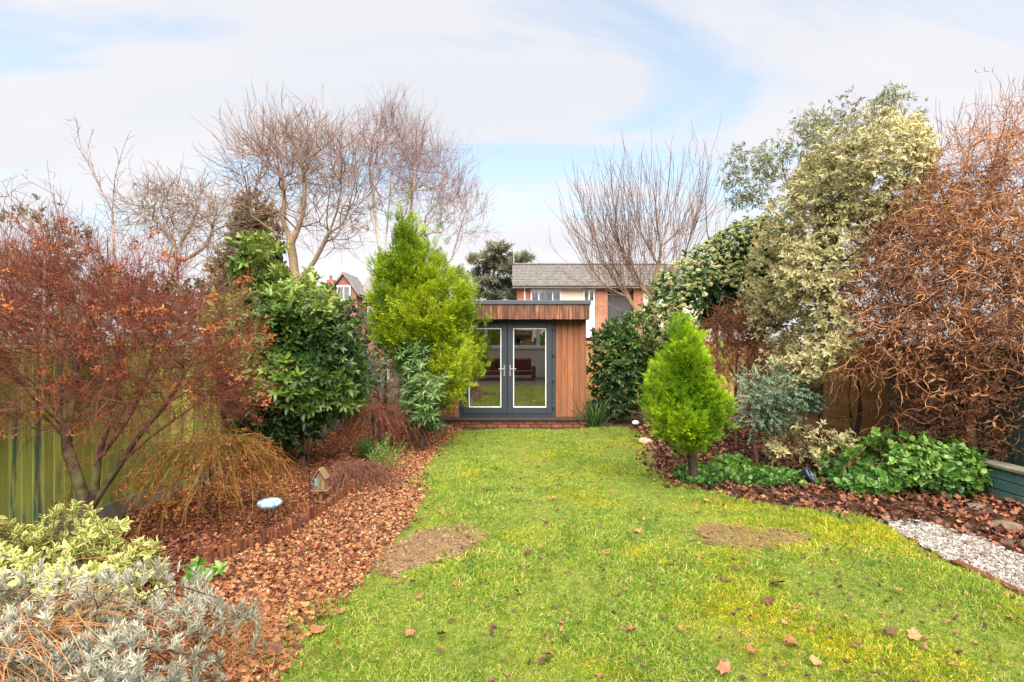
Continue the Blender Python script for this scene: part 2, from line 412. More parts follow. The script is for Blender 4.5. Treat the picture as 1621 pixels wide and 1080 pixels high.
    def ends(s):
        kids = np.bincount(s.par[:s.n][s.par[:s.n] >= 0], minlength=s.n); i = np.where(kids == 0)[0]; return s.p[i], s.d[i]

# ---- uncountable stuff: points carrying instances of a few little meshes
def scatter(name, P, rot, scl, temps, mats, label, cat):
    n = len(P); me = bpy.data.meshes.new(name); me.vertices.add(n); me.vertices.foreach_set('co', np.asarray(P, np.float32).ravel())
    a = me.attributes.new('rot', 'FLOAT_VECTOR', 'POINT'); a.data.foreach_set('vector', np.asarray(rot, np.float32).ravel())
    a = me.attributes.new('scl', 'FLOAT', 'POINT'); a.data.foreach_set('value', np.asarray(scl, np.float32))
    a = me.attributes.new('pick', 'INT', 'POINT'); a.data.foreach_set('value', np.random.default_rng(n).integers(0, len(temps), n).astype(np.int32))
    o = bpy.data.objects.new(name, me); COL.objects.link(o); tag(o, label, cat, kind='stuff')
    ng = bpy.data.node_groups.new(name+'_nodes', 'GeometryNodeTree')
    ng.interface.new_socket('Geometry', in_out='INPUT', socket_type='NodeSocketGeometry'); ng.interface.new_socket('Geometry', in_out='OUTPUT', socket_type='NodeSocketGeometry')
    N, L = ng.nodes, ng.links; gi = N.new('NodeGroupInput'); go = N.new('NodeGroupOutput'); jn = N.new('GeometryNodeJoinGeometry')
    def na(nm, ty):
        q = N.new('GeometryNodeInputNamedAttribute'); q.data_type = ty; q.inputs['Name'].default_value = nm; return q.outputs[0]
    r_, s_, p_ = na('rot', 'FLOAT_VECTOR'), na('scl', 'FLOAT'), na('pick', 'INT')
    e2r = N.new('FunctionNodeEulerToRotation'); L.new(r_, e2r.inputs[0])
    for i, t in enumerate(temps):
        to = bpy.data.objects.new(name+'_piece', t)
        if not t.materials: t.materials.append(mats[i % len(mats)])
        oi = N.new('GeometryNodeObjectInfo'); oi.inputs['Object'].default_value = to; oi.inputs['As Instance'].default_value = True
        cp = N.new('FunctionNodeCompare'); cp.data_type = 'INT'; cp.operation = 'EQUAL'; L.new(p_, cp.inputs['A'] if False else [q for q in cp.inputs if q.name == 'A' and q.type == 'INT'][0])
        [q for q in cp.inputs if q.name == 'B' and q.type == 'INT'][0].default_value = i
        ip = N.new('GeometryNodeInstanceOnPoints'); L.new(gi.outputs[0], ip.inputs['Points']); L.new(cp.outputs[0], ip.inputs['Selection'])
        L.new(oi.outputs['Geometry'], ip.inputs['Instance']); L.new(e2r.outputs[0], ip.inputs['Rotation']); L.new(s_, ip.inputs['Scale'])
        L.new(ip.outputs[0], jn.inputs[0])
    L.new(jn.outputs[0], go.inputs[0])
    md = o.modifiers.new('scatter', 'NODES'); md.node_group = ng
    return o

# ================================================================== GROUND
def smooth_loop(pts, k=6, jit=0.0, seed=1):
    p = np.array(pts, float); n = len(p); out = []; r = np.random.default_rng(seed)
    for i in range(n):
        a, b, c, d = p[i-1], p[i], p[(i+1) % n], p[(i+2) % n]
        for t in np.arange(k)/k: out.append(0.5*(2*b+(-a+c)*t+(2*a-5*b+4*c-d)*t*t+(-a+3*b-3*c+d)*t**3))
    out = np.array(out); return out+r.normal(0, jit, out.shape)
def sheet(name, loop, z, mat):
    me = bpy.data.meshes.new(name); bm = bmesh.new(); f = bm.faces.new([bm.verts.new((x, y, z)) for x, y in loop])
    if f.normal.z < 0: f.normal_flip()
    f.normal_update()
    if f.normal.z < 0: f.normal_flip()
    bmesh.ops.triangulate(bm, faces=bm.faces[:]); bm.to_mesh(me); bm.free()
    return obj(name, me, mat)
def pos_mat(name, stops, scale=6, detail=8, rough=0.9, bump=0.6, bdist=0.02, s2=None):
    m, N, L = new_mat(name); g = N.new('ShaderNodeNewGeometry'); n = noise(N, L, scale, detail, 0.7, g.outputs['Position'])
    c = ramp(N, L, n.outputs['Fac'], stops).outputs[0]
    if s2:
        n2 = noise(N, L, s2[0], 3, 0.5, g.outputs['Position']); f = ramp(N, L, n2.outputs['Fac'], [(s2[1], (0, 0, 0)), (s2[1]+0.15, (1, 1, 1))]); c = mixc(N, L, f.outputs[0], c, s2[2])
    return finish(m, N, L, c, rough, 0.15, bump=n.outputs['Fac'], bstr=bump, bdist=bdist)
M_soil = pos_mat('soil', [(0.3, (0.028, 0.016, 0.01)), (0.55, (0.06, 0.034, 0.02)), (0.75, (0.1, 0.058, 0.035))], 9, s2=(0.06, 0.58, (0.07, 0.09, 0.03, 1)))
M_mulchbase = pos_mat('mulch base', [(0.3, (0.05, 0.016, 0.008)), (0.55, (0.12, 0.04, 0.018)), (0.75, (0.2, 0.08, 0.04))], 22)
M_pathbase = pos_mat('gravel base', [(0.3, (0.1, 0.045, 0.022)), (0.55, (0.2, 0.1, 0.05)), (0.75, (0.3, 0.18, 0.1))], 30)
M_darkbed = pos_mat('dark leaf mould', [(0.3, (0.022, 0.011, 0.007)), (0.55, (0.055, 0.024, 0.014)), (0.75, (0.1, 0.045, 0.026))], 18)
M_lawnbase = pos_mat('lawn base', [(0.3, (0.055, 0.065, 0.014)), (0.55, (0.12, 0.15, 0.022)), (0.75, (0.19, 0.2, 0.035))], 20, s2=(0.9, 0.6, (0.15, 0.12, 0.04, 1)))
M_whitebase = pos_mat('white gravel base', [(0.3, (0.2, 0.18, 0.16)), (0.7, (0.38, 0.36, 0.33))], 60)
M_bare = pos_mat('bare earth', [(0.3, (0.11, 0.066, 0.04)), (0.5, (0.2, 0.125, 0.083)), (0.72, (0.3, 0.2, 0.135))], 11, bump=1.0, bdist=0.04, s2=(2.2, 0.55, (0.24, 0.165, 0.12, 1)))

LAWN = smooth_loop([(-1.42, 2.0), (-1.36, 3.0), (-1.36, 3.64), (-1.25, 4.44), (-1.2, 4.95), (-1.16, 6.2), (-1.36, 7.7), (-1.36, 9.6), (-1.2, 11.0), (-0.6, 11.45), (0.9, 11.5), (2.2, 11.7), (2.5, 11.0), (2.42, 9.6), (1.98, 8.2), (2.0, 7.2), (2.5, 6.5), (3.2, 5.95), (3.62, 5.66), (3.5, 4.7), (3.62, 4.0), (3.6, 3.0), (3.6, 2.0), (1.0, 1.6)], 6, 0.02)
WHITE = smooth_loop([(3.7, 5.75), (4.05, 5.62), (4.25, 5.1), (4.22, 4.7), (4.4, 4.3), (4.6, 3.2), (4.5, 2.2), (3.7, 2.2), (3.7, 3.2), (3.66, 4.0), (3.56, 4.6), (3.6, 5.2)], 5, 0.015)
MULCH = smooth_loop([(-4.4, 3.0), (-4.1, 6.0), (-3.7, 9.5), (-3.5, 12.3), (-1.4, 12.0), (-1.6, 10.2), (-1.9, 8.2), (-1.9, 6.6), (-2.0, 5.5), (-2.4, 4.6), (-2.2, 3.8), (-1.9, 2.6), (-2.6, 2.0)], 6, 0.02)
PATH = smooth_loop([(-1.9, 2.4), (-2.25, 3.8), (-2.5, 4.6), (-2.1, 5.4), (-2.0, 6.4), (-1.95, 8.2), (-1.7, 10.0), (-1.5, 11.6), (-1.0, 11.4), (-1.2, 9.6), (-1.2, 7.7), (-1.0, 6.2), (-1.05, 4.9), (-1.1, 4.4), (-1.2, 3.4), (-1.3, 2.2)], 5, 0.02)
RBED = smooth_loop([(1.9, 8.4), (2.3, 9.6), (2.4, 11.6), (3.2, 12.4), (5.8, 13), (5.8, 9), (5.55, 6), (5.5, 2.4), (4.3, 2.4), (4.3, 4.0), (4.1, 5.4), (3.5, 5.6), (2.6, 6.3), (1.95, 7.0)], 5, 0.02)
PATCH1 = smooth_loop([(-1.13, 4.72), (-1.0, 5.0), (-0.86, 5.3), (-0.66, 5.42), (-0.48, 5.56), (-0.3, 5.42), (-0.24, 5.12), (-0.36, 4.82), (-0.5, 4.62), (-0.74, 4.5), (-0.88, 4.3), (-1.04, 4.4)], 6, 0.025, 3)
PATCH2 = smooth_loop([(1.72, 5.1), (1.8, 5.45), (2.1, 5.5), (2.35, 5.32), (2.62, 5.35), (2.68, 5.05), (2.3, 4.92), (1.95, 4.82)], 5, 0.02, 4)

gm = bpy.data.meshes.new('ground'); gm.from_pydata([(-900, -60, 0), (900, -60, 0), (900, 1800, 0), (-900, 1800, 0)], [], [(0, 1, 2, 3)]); gm.update()
tag(obj('ground', gm, M_soil), 'dark bare soil ground under the whole garden', kind='structure')
tag(sheet('mulch_bed', MULCH, 0.005, M_mulchbase), 'red brown bark mulch bed along the green fence', kind='structure')
tag(sheet('planting_bed', RBED, 0.006, M_darkbed), 'leaf covered planting bed beside the curly willow', kind='structure')
tag(sheet('gravel_path', PATH, 0.010, M_pathbase), 'tan gravel path between mulch bed and lawn', kind='structure')
tag(sheet('lawn', LAWN, 0.016, M_lawnbase), 'mossy yellow green winter lawn', kind='structure')
tag(sheet('gravel_strip', WHITE, 0.012, M_whitebase), 'strip of pale grey gravel beside the lawn', kind='structure')
tag(sheet('bare_patch', PATCH1, 0.021, M_bare), 'large bare earth patch in the lawn near the gravel path', kind='structure')
tag(sheet('bare_patch', PATCH2, 0.021, M_bare), 'smaller straw coloured bare patch in the mossy side of the lawn', kind='structure')

# ================================================================== SUMMERHOUSE
def wood_mat(name, stops, streak=0.5, rough=0.6, bright=(0.75, 1.3), vert=True, stain=None):
    m, N, L = new_mat(name); oi = N.new('ShaderNodeObjectInfo'); g = N.new('ShaderNodeNewGeometry')
    mp = N.new('ShaderNodeMapping'); mp.inputs['Scale'].default_value = (60, 60, 2.2) if vert else (60, 2.2, 60)
    ad = N.new('ShaderNodeVectorMath'); ad.operation = 'ADD'; L.new(g.outputs['Position'], ad.inputs[0])
    cb = N.new('ShaderNodeCombineXYZ')
    mu = N.new('ShaderNodeMath'); mu.operation = 'MULTIPLY'; mu.inputs[1].default_value = 37.0; L.new(oi.outputs['Random'], mu.inputs[0]); L.new(mu.outputs[0], cb.inputs[2]); L.new(cb.outputs[0], ad.inputs[1])
    L.new(ad.outputs[0], mp.inputs[0]); n = noise(N, L, 1.0, 6, 0.65, mp.outputs[0])
    c = ramp(N, L, n.outputs['Fac'], stops).outputs[0]
    v = ramp(N, L, oi.outputs['Random'], [(0, (bright[0],)*3), (1, (bright[1],)*3)]); c = mixc(N, L, 1.0, c, v.outputs[0], 'MULTIPLY')
    if stain:
        mp2 = N.new('ShaderNodeMapping'); mp2.inputs['Scale'].default_value = (11, 11, 0.9); L.new(ad.outputs[0], mp2.inputs[0]); n3 = noise(N, L, 1.0, 5, 0.7, mp2.outputs[0])
        f = ramp(N, L, n3.outputs['Fac'], [(0.46, (0, 0, 0)), (0.68, (1, 1, 1))]); c = mixc(N, L, f.outputs[0], c, stain)
    return finish(m, N, L, c, rough, 0.25, bump=n.outputs['Fac'], bstr=streak, bdist=0.004)
M_cedar = wood_mat('cedar boards', [(0.25, (0.11, 0.036, 0.016)), (0.5, (0.23, 0.083, 0.034)), (0.75, (0.34, 0.15, 0.07))], stain=(0.2, 0.1, 0.06, 1), bright=(0.65, 1.3))
M_fascia = wood_mat('weathered fascia', [(0.36, (0.035, 0.014, 0.01)), (0.48, (0.13, 0.045, 0.022)), (0.66, (0.3, 0.15, 0.085))], bright=(0.6, 1.35), stain=(0.055, 0.032, 0.026, 1))
M_anth = plain('anthracite frame', (0.03, 0.038, 0.05, 1), 0.4, 0.5, 0.05)
M_cap = plain('roof edge', (0.055, 0.066, 0.082, 1), 0.5, 0.4, 0.12)
M_white = plain('white plastic', (0.75, 0.75, 0.74, 1), 0.35, 0.5, 0.04)
M_steel = plain('brushed steel', (0.62, 0.62, 0.62, 1), 0.3, 0.5, 0.05, metal=0.85)
M_cream = plain('cream plaster', (0.8, 0.73, 0.62, 1), 0.85, 0.2, 0.06, 2)
M_carpet = plain('pale carpet', (0.7, 0.65, 0.55, 1), 0.95, 0.1, 0.1, 40)
M_dark = plain('dark threshold', (0.04, 0.032, 0.028, 1), 0.6, 0.3, 0.2)
def glass_mat(name, refl=0.22, tint=(0.93, 0.95, 0.94, 1)):
    m, N, L = new_mat(name); out = N.new('ShaderNodeOutputMaterial'); t = N.new('ShaderNodeBsdfTransparent'); t.inputs[0].default_value = tint
    g = N.new('ShaderNodeBsdfGlossy'); g.inputs['Roughness'].default_value = 0.0; fr = N.new('ShaderNodeFresnel'); fr.inputs[0].default_value = 1.5
    a = N.new('ShaderNodeMath'); a.operation = 'MAXIMUM'; a.inputs[1].default_value = refl; L.new(fr.outputs[0], a.inputs[0])
    mx = N.new('ShaderNodeMixShader'); L.new(a.outputs[0], mx.inputs[0]); L.new(t.outputs[0], mx.inputs[1]); L.new(g.outputs[0], mx.inputs[2]); L.new(mx.outputs[0], out.inputs[0])
    return m
M_glass = glass_mat('door glass', 0.38); M_farglass = glass_mat('window glass', 0.35)
def brick_mat(name, c1, c2, mortar, scale=1.0):
    m, N, L = new_mat(name); g = N.new('ShaderNodeNewGeometry'); sp = N.new('ShaderNodeSeparateXYZ'); L.new(g.outputs['Position'], sp.inputs[0])
    ad = N.new('ShaderNodeMath'); ad.operation = 'ADD'; L.new(sp.outputs[0], ad.inputs[0]); L.new(sp.outputs[1], ad.inputs[1])
    cb = N.new('ShaderNodeCombineXYZ'); L.new(ad.outputs[0], cb.inputs[0]); L.new(sp.outputs[2], cb.inputs[1])
    b = N.new('ShaderNodeTexBrick'); L.new(cb.outputs[0], b.inputs['Vector']); b.inputs['Scale'].default_value = scale
    b.inputs['Brick Width'].default_value = 0.225; b.inputs['Row Height'].default_value = 0.075; b.inputs['Mortar Size'].default_value = 0.006
    b.inputs['Color1'].default_value = c1; b.inputs['Color2'].default_value = c2; b.inputs['Mortar'].default_value = mortar
    n = noise(N, L, 1.3, 4, 0.6, g.outputs['Position']); v = ramp(N, L, n.outputs['Fac'], [(0.3, (0.75,)*3), (0.7, (1.2,)*3)])
    c = mixc(N, L, 1.0, b.outputs['Color'], v.outputs[0], 'MULTIPLY')
    return finish(m, N, L, c, 0.85, 0.2, bump=b.outputs['Fac'], bstr=-0.3, bdist=0.008)
M_brick_o = brick_mat('orange brick', (0.42, 0.16, 0.085, 1), (0.33, 0.11, 0.055, 1), (0.36, 0.3, 0.25, 1))
M_brick_r = brick_mat('red brick', (0.3, 0.1, 0.06, 1), (0.24, 0.075, 0.045, 1), (0.3, 0.25, 0.2, 1))
M_brick1 = wood_mat('plinth brick', [(0.3, (0.12, 0.04, 0.022)), (0.6, (0.22, 0.08, 0.04)), (0.8, (0.28, 0.12, 0.06))], 0.4, 0.85, (0.7, 1.3))

sh = thing('summerhouse', (-0.3, 12, 0), 'flat roofed cedar clad summerhouse with grey double doors at the end of the lawn', 'summerhouse')
def C(nm, b, m, par=sh, bev=0.0): return box(nm, b, m, par, bev)
XL, XR, YF, YB = -2.3, 1.54, 12.0, 15.2
C('wall', (XL, XL+0.1, YF+0.02, YB, 0.15, 2.3), M_cream); C('wall', (XR-0.12, XR-0.025, YF+0.02, YB, 0.15, 2.3), M_cream)
C('wall', (XL+0.1, XR-0.12, YB-0.1, YB, 0.15, 2.3), M_cream); C('wall', (0.925, XR-0.12, YF+0.025, YF+0.1, 0.2, 2.3), M_cream); C('wall', (XL+0.1, -1.115, YF+0.025, YF+0.1, 0.2, 2.3), M_cream)
C('floor', (XL+0.1, XR-0.12, YF, YB-0.1, 0.1, 0.2), M_carpet); C('ceiling', (XL+0.02, XR-0.03, YF+0.1, YB, 2.3, 2.42), M_white)
C('roof', (XL-0.08, XR+0.06, 11.68, YB+0.1, 2.5, 2.56), M_cap); C('roof_edge', (XL-0.12, XR+0.075, 11.63, 11.8, 2.545, 2.635), M_cap, bev=0.01)
C('soffit', (XL-0.06, XR+0.04, 11.70, 12.1, 2.262, 2.29), M_dark)
n = 36; w = (XR+0.05-(XL-0.1))/n
for i in range(n):
    x = XL-0.1+i*w; C('fascia_board', (x+0.0015, x+w-0.0015, 11.655+random.Random(i).uniform(-.002, .002), 11.68, 2.245+random.Random(i+99).uniform(-.004, .004), 2.543), M_fascia, bev=0.002)
C('fascia_return', (XR+0.03, XR+0.052, 11.69, YB, 2.247, 2.543), M_fascia)
for x0, x1 in ((0.915, XR), (XL, -1.105)):
    k = int(round((x1-x0)/0.122)); w = (x1-x0)/k
    for i in range(k): C('cladding_board', (x0+i*w+0.003, x0+(i+1)*w-0.003, YF-0.02, YF+0.004, 0.2, 2.262), M_cedar, bev=0.004)
C('corner_trim', (XR-0.001, XR+0.02, YF-0.022, YF+0.03, 0.2, 2.262), M_cedar, bev=0.002)
for i in range(26): C('side_board', (XR-0.024, XR-0.002, YF+0.032+i*0.12, YF+0.149+i*0.12, 0.2, 2.262), M_cedar)
C('threshold', (XL, XR+0.03, 11.72, YF+0.03, 0.152, 0.199), M_dark, bev=0.006)
k = 0
for row in range(2):
    x = XL-0.02-(0.11 if row else 0)
    while x < XR+0.0:
        x1 = min(x+0.215, XR+0.02); C('plinth_brick', (max(x, XL-0.02), x1-0.01, 11.76+random.Random(k).uniform(-.004, .004), 11.86, 0.008+row*0.073, 0.073+row*0.073), M_brick1, bev=0.004); x += 0.225; k += 1
C('plinth_mortar', (XL, XR+0.005, 11.775, 11.9, 0.0, 0.15), M_dark)
# door frame and two leaves
def frame4(nm, x0, x1, z0, z1, w, y0, y1, m, par, bev=0.004, wb=None):
    wb = wb or w; V = []; me = bpy.data.meshes.new(nm); bm = bmesh.new()
    for b in ((x0, x0+w, z0, z1), (x1-w, x1, z0, z1), (x0+w, x1-w, z1-w, z1), (x0+w, x1-w, z0, z0+wb)):
        t = boxmesh((b[0], b[1], y0, y1, b[2], b[3]), bev); bm.from_mesh(t); bpy.data.meshes.remove(t)
    bm.to_mesh(me); bm.free(); return obj(nm, me, m, par)
frame4('door_frame', -1.10, 0.91, 0.202, 2.258, 0.065, 11.975, 12.05, M_anth, sh)
for i, (x0, x1) in enumerate(((-1.03, -0.105), (-0.095, 0.84))):
    dl = frame4('door', x0, x1, 0.27, 2.19, 0.118, 11.958, 12.02, M_anth, sh, wb=0.13)
    frame4('glazing_bead', x0+0.119, x1-0.119, 0.401, 2.071, 0.02, 11.966, 12.0, M_white, dl, 0.002)
    g = box('pane', (x0+0.139, x1-0.139, 11.982, 11.99, 0.421, 2.051), M_glass, dl)
    hx = x1-0.055 if i == 0 else x0+0.055; s = -1 if i == 0 else 1
    me = bpy.data.meshes.new('handle'); bm = bmesh.new()
    for b, bv in (((hx-0.016, hx+0.016, 11.946, 11.957, 1.06, 1.30), 0.005), ((hx-0.01, hx+0.01, 11.915, 11.947, 1.2, 1.222), 0.004), (tuple(sorted((hx, hx+s*0.125)))+(11.9, 11.918, 1.2, 1.222), 0.006)):
        t = boxmesh(b, bv); bm.from_mesh(t); bpy.data.meshes.remove(t)
    bm.to_mesh(me); bm.free(); obj('handle', me, M_steel, dl)
    ox = x0-0.03 if i == 0 else x1+0.03
    for z in (0.42, 0.98, 1.52, 2.06): box('hinge', (ox-0.026, ox+0.03, 11.93, 11.957, z-0.035, z+0.035), M_anth, dl, 0.008)
C('vent_strip', (-0.8, 0.6, YB-0.13, YB-0.101, 1.95, 2.2), M_white)

# things inside the summerhouse
M_red = plain('dark red fabric', (0.14, 0.03, 0.03, 1), 0.9, 0.2, 0.25, 20)
M_tan = plain('tan board', (0.3, 0.24, 0.16, 1), 0.8, 0.2, 0.1)
rg = tag(box('rug', (-0.75, 0.5, 12.35, 14.3, 0.2, 0.212), plain('pale rug', (0.66, 0.62, 0.53, 1), 0.95, 0.1, 0.08, 30), None, 0.003), 'pale rug on the floor behind the glass doors', 'rug')
sb = thing('sideboard', (-0.1, 14.9, 0.2), 'low tan sideboard against the back wall inside the summerhouse', 'sideboard')
for x in (-0.75, -0.1): box('door', (x+0.003, x+0.645, 14.68, 14.7, 0.26, 0.83), M_tan, sb, 0.003)
box('carcass', (-0.77, 0.57, 14.7, 15.06, 0.24, 0.84), M_tan, sb, 0.003); box('top', (-0.79, 0.59, 14.66, 15.07, 0.842, 0.87), M_tan, sb, 0.003)
for x in (-0.7, 0.47): box('leg', (x, x+0.04, 14.75, 14.79, 0.2, 0.24), M_dark, sb)

# ================================================================== BACK OF THE HOUSE BEHIND THE CAMERA, mirrored in the door glass
ex = thing('house_extension', (0, -4.5, 0), 'cream rendered house rear with white framed windows mirrored in the door glass', 'house')
M_render = plain('cream render', (0.7, 0.6, 0.48, 1), 0.9, 0.15, 0.06, 3)
box('wall', (-5, 5, -4.6, -4.2, 0, 1.5), M_render, ex); box('wall', (-5, 5, -4.6, -4.2, 2.6, 3.0), M_white, ex)
for x0, x1 in ((-5, -2.6), (2.6, 5)): box('wall', (x0, x1, -4.6, -4.2, 1.5, 2.6), M_render, ex)
box('room_wall', (-2.6, 2.6, -7.0, -6.9, 0, 3.0), plain('dim room wall', (0.12, 0.11, 0.1, 1), 0.9), ex)
for x in (-2.6, -1.3, 0.0, 1.3):
    wn = frame4('window', x+0.001, x+1.299, 1.501, 2.599, 0.09, -4.35, -4.25, M_white, ex); box('pane', (x+0.09, x+1.21, -4.31, -4.30, 1.59, 2.51), M_farglass, wn)
box('sill', (-2.7, 2.7, -4.2, -4.08, 1.42, 1.499), M_white, ex); box('roof', (-5.2, 5.2, -9, -4.0, 3.0, 3.15), M_cap, ex)
so = thing('garden_sofa', (-0.3, -2.4, 0), 'dark red garden sofa mirrored low in the door glass', 'sofa')
box('seat', (-1.5, 0.9, -2.6, -1.95, 0.25, 0.45), M_red, so, 0.03); box('backrest', (-1.5, 0.9, -2.8, -2.61, 0.2, 1.0), M_red, so, 0.04)
for x in (-1.68, 0.92): box('arm', (x, x+0.16, -2.8, -1.95, 0.1, 0.65), M_red, so, 0.03)
for x in (-1.6, 0.9):
    for y in (-2.7, -2.05): box('leg', (x, x+0.06, y, y+0.06, 0, 0.2 if x < 0 and False else 0.1), M_dark, so)
for x in (-1.4, -0.6, 0.2): box('cushion', (x, x+0.62, -2.6, -2.46, 0.46, 0.98), M_red, so, 0.05)

# ================================================================== FAR HOUSES
M_slate = plain('concrete roof tile', (0.17, 0.155, 0.145, 1), 0.85, 0.2, 0.3, 5)
M_slate2 = plain('slate', (0.2, 0.18, 0.18, 1), 0.8, 0.2, 0.25, 2)
M_clad = plain('dark hung panel', (0.07, 0.065, 0.065, 1), 0.7, 0.3, 0.12)
M_curtain = plain('grey curtain', (0.4, 0.42, 0.43, 1), 0.9, 0.1, 0.2, 3)
hs = thing('terraced_house', (5, 36, 0), 'two storey orange brick house with grey tiled roof beyond the summerhouse', 'house')
H = 33.0
def hb(nm, b, m, par=hs, bev=0.0): return box(nm, b, m, par, bev)
hb('brick_wall', (0.3, 1.08, H, H+7, 0, 4.95), M_brick_o); hb('brick_wall', (4.80, 5.55, H, H+0.3, 0, 4.95), M_brick_o); hb('brick_wall', (7.05, 7.6, H, H+0.3, 0, 4.95), M_brick_o)
hb('render_panel', (2.86, 4.14, H+0.05, H+0.3, 0, 4.95), M_render); hb('render_panel', (4.3, 4.79, H-0.03, H+0.3, 2.0, 4.06), plain('white render', (0.62, 0.6, 0.58, 1), 0.85))
hb('render_panel', (1.082, 2.858, H+0.05, H+0.3, 0, 3.7), M_render); hb('render_panel', (7.62, 11.5, H+0.05, H+0.3, 0, 4.95), M_render)
hb('recess_wall', (5.56, 7.04, H+0.25, H+0.4, 0, 4.95), M_clad); hb('panel_rail', (5.56, 7.04, H+0.2, H+0.249, 2.86, 2.93), M_anth)
hb('back_wall', (1.1, 11.5, H+6.7, H+7, 0, 4.9), M_brick_o); hb('room_wall', (1.1, 5.5, H+2.4, H+2.5, 0, 4.9), M_curtain)
def window(par, x0, x1, z0, z1, y, lights, w=0.07):
    wn = frame4('window', x0, x1, z0, z1, w, y-0.02, y+0.06, M_white, par, 0.0)
    k = len(lights)
    for q in lights[:-1]: box('mullion', (x0+(x1-x0)*q-0.035, x0+(x1-x0)*q+0.035, y-0.018, y+0.058, z0+w, z1-w), M_white, wn)
    a = 0
    for q in lights: box('pane', (x0+(x1-x0)*a+0.03, x0+(x1-x0)*q-0.03, y+0.02, y+0.025, z0+w*.8, z1-w*.8), M_farglass, wn); a = q
    return wn
window(hs, 1.085, 2.855, 3.705, 4.84, H+0.02, (0.26, 0.72, 1.0)); window(hs, 4.142, 4.795, 4.065, 4.82, H+0.02, (0.5, 1.0))
hb('curtain', (1.5, 2.1, H+0.3, H+0.34, 3.7, 4.8), M_white); hb('curtain', (2.4, 2.8, H+0.3, H+0.34, 3.7, 4.8), M_curtain)
hb('fascia', (0.05, 11.7, H-0.42, H-0.39, 4.84, 4.98), M_white); hb('soffit', (0.05, 11.7, H-0.39, H+0.1, 4.9, 4.94), M_white)
hb('gutter', (0.05, 11.7, H-0.52, H-0.421, 4.9, 4.98), M_clad, bev=0.02); hb('downpipe', (0.68, 0.77, H-0.1, H-0.02, 0, 4.9), M_white, bev=0.02)
V, F = [], []; nr = 13
for i in range(nr):                                    # tile courses, each lapping the one below
    for j in range(40):
        t0, t1 = i/nr, (i+1)/nr; x0 = 0.02+j*0.2925; x1 = x0+0.288; y0, y1 = H-0.45+t0*4.0, H-0.45+t1*4.0; z0, z1 = 4.98+t0*1.72, 4.98+t1*1.72
        k = len(V); dz = random.Random(i*50+j).uniform(0, .012)
        V += [(x0, y0, z0+.05+dz), (x1, y0, z0+.05+dz), (x1, y1+.02, z1+.012), (x0, y1+.02, z1+.012), (x0, y0, z0-.01), (x1, y0, z0-.01)]; F += [(k, k+1, k+2, k+3), (k+4, k+5, k+1, k)]
me = bpy.data.meshes.new('roof'); me.from_pydata(V, [], F); me.update(); rf = obj('roof', me, M_slate, hs); rf['kind'] = 'stuff'
me = bpy.data.meshes.new('roof_rear'); me.from_pydata([(0.02, H+3.55, 6.7), (11.7, H+3.55, 6.7), (11.7, H+7.4, 4.95), (0.02, H+7.4, 4.95)], [], [(0, 1, 2, 3)]); obj('roof_rear', me, M_slate, hs)
hb('ridge', (0.02, 11.72, H+3.4, H+3.7, 6.68, 6.79), M_slate, bev=0.04)
me = bpy.data.meshes.new('gable'); me.from_pydata([(0.3, H, 4.9), (0.3, H+7, 4.9), (0.3, H+3.55, 6.65)], [], [(0, 1, 2)]); obj('gable', me, M_brick_o, hs)
ar = tag(None or bpy.data.objects.new('aerial', None), 'thin television aerial on the tiled roof ridge', 'aerial'); COL.objects.link(ar); ar.location = (0.12, H+3.55, 6.7)
box('mast', (0.1, 0.14, H+3.53, H+3.57, 6.7, 7.75), M_steel, ar); box('boom', (-0.25, 0.6, H+3.54, H+3.56, 7.6, 7.63), M_steel, ar)
for i in range(5): box('element', (-0.2+i*0.18, -0.18+i*0.18, H+3.3, H+3.8, 7.635, 7.65), M_steel, ar)

vh = thing('victorian_house', (-13, 46, 0), 'distant red brick house with steep gable and white sash window', 'house')
Y2 = 45.0
def gable(nm, x0, x1, y0, y1, zb, zt, m, par):
    xm = (x0+x1)/2; me = bpy.data.meshes.new(nm)
    me.from_pydata([(x0, y0, zb), (x1, y0, zb), (xm, y0, zt), (x0, y1, zb), (x1, y1, zb), (xm, y1, zt)], [], [(0, 1, 2), (3, 5, 4), (0, 3, 4, 1), (1, 4, 5, 2), (0, 2, 5, 3)]); me.update(); return obj(nm, me, m, par)
box('wall', (-14.4, -12.3, Y2, Y2+4, 0, 5.5), M_brick_r, vh); gable('gable', -14.4, -12.3, Y2, Y2+4, 5.5, 6.95, M_brick_r, vh)
for s in (-1, 1):
    me = bpy.data.meshes.new('bargeboard'); xm = -13.35
    me.from_pydata([(xm+s*1.3, y, 5.32) for y in (Y2-.2, Y2+4)]+[(xm, y, 7.08) for y in (Y2-.2, Y2+4)]+[(xm+s*1.3, y, 5.5) for y in (Y2-.2, Y2+4)]+[(xm, y, 7.28) for y in (Y2-.2, Y2+4)], [], [(0, 1, 3, 2), (4, 6, 7, 5), (0, 2, 6, 4)]); obj('gable_roof', me, M_slate2, vh)
window(vh, -13.85, -12.75, 4.95, 6.2, Y2-0.06, (0.5, 1.0), 0.12); box('sill', (-13.95, -12.65, Y2-0.15, Y2-0.001, 4.82, 4.94), M_white, vh)
box('pane_backing', (-13.84, -12.76, Y2-0.03, Y2-0.005, 4.97, 6.18), M_curtain, vh)
box('string_course', (-14.45, -12.25, Y2-0.05, Y2+0.1, 4.45, 4.6), plain('stone trim', (0.5, 0.42, 0.33, 1), 0.9), vh)
box('wall', (-12.3, -9.5, Y2+1.5, Y2+6, 0, 5.0), M_brick_r, vh)
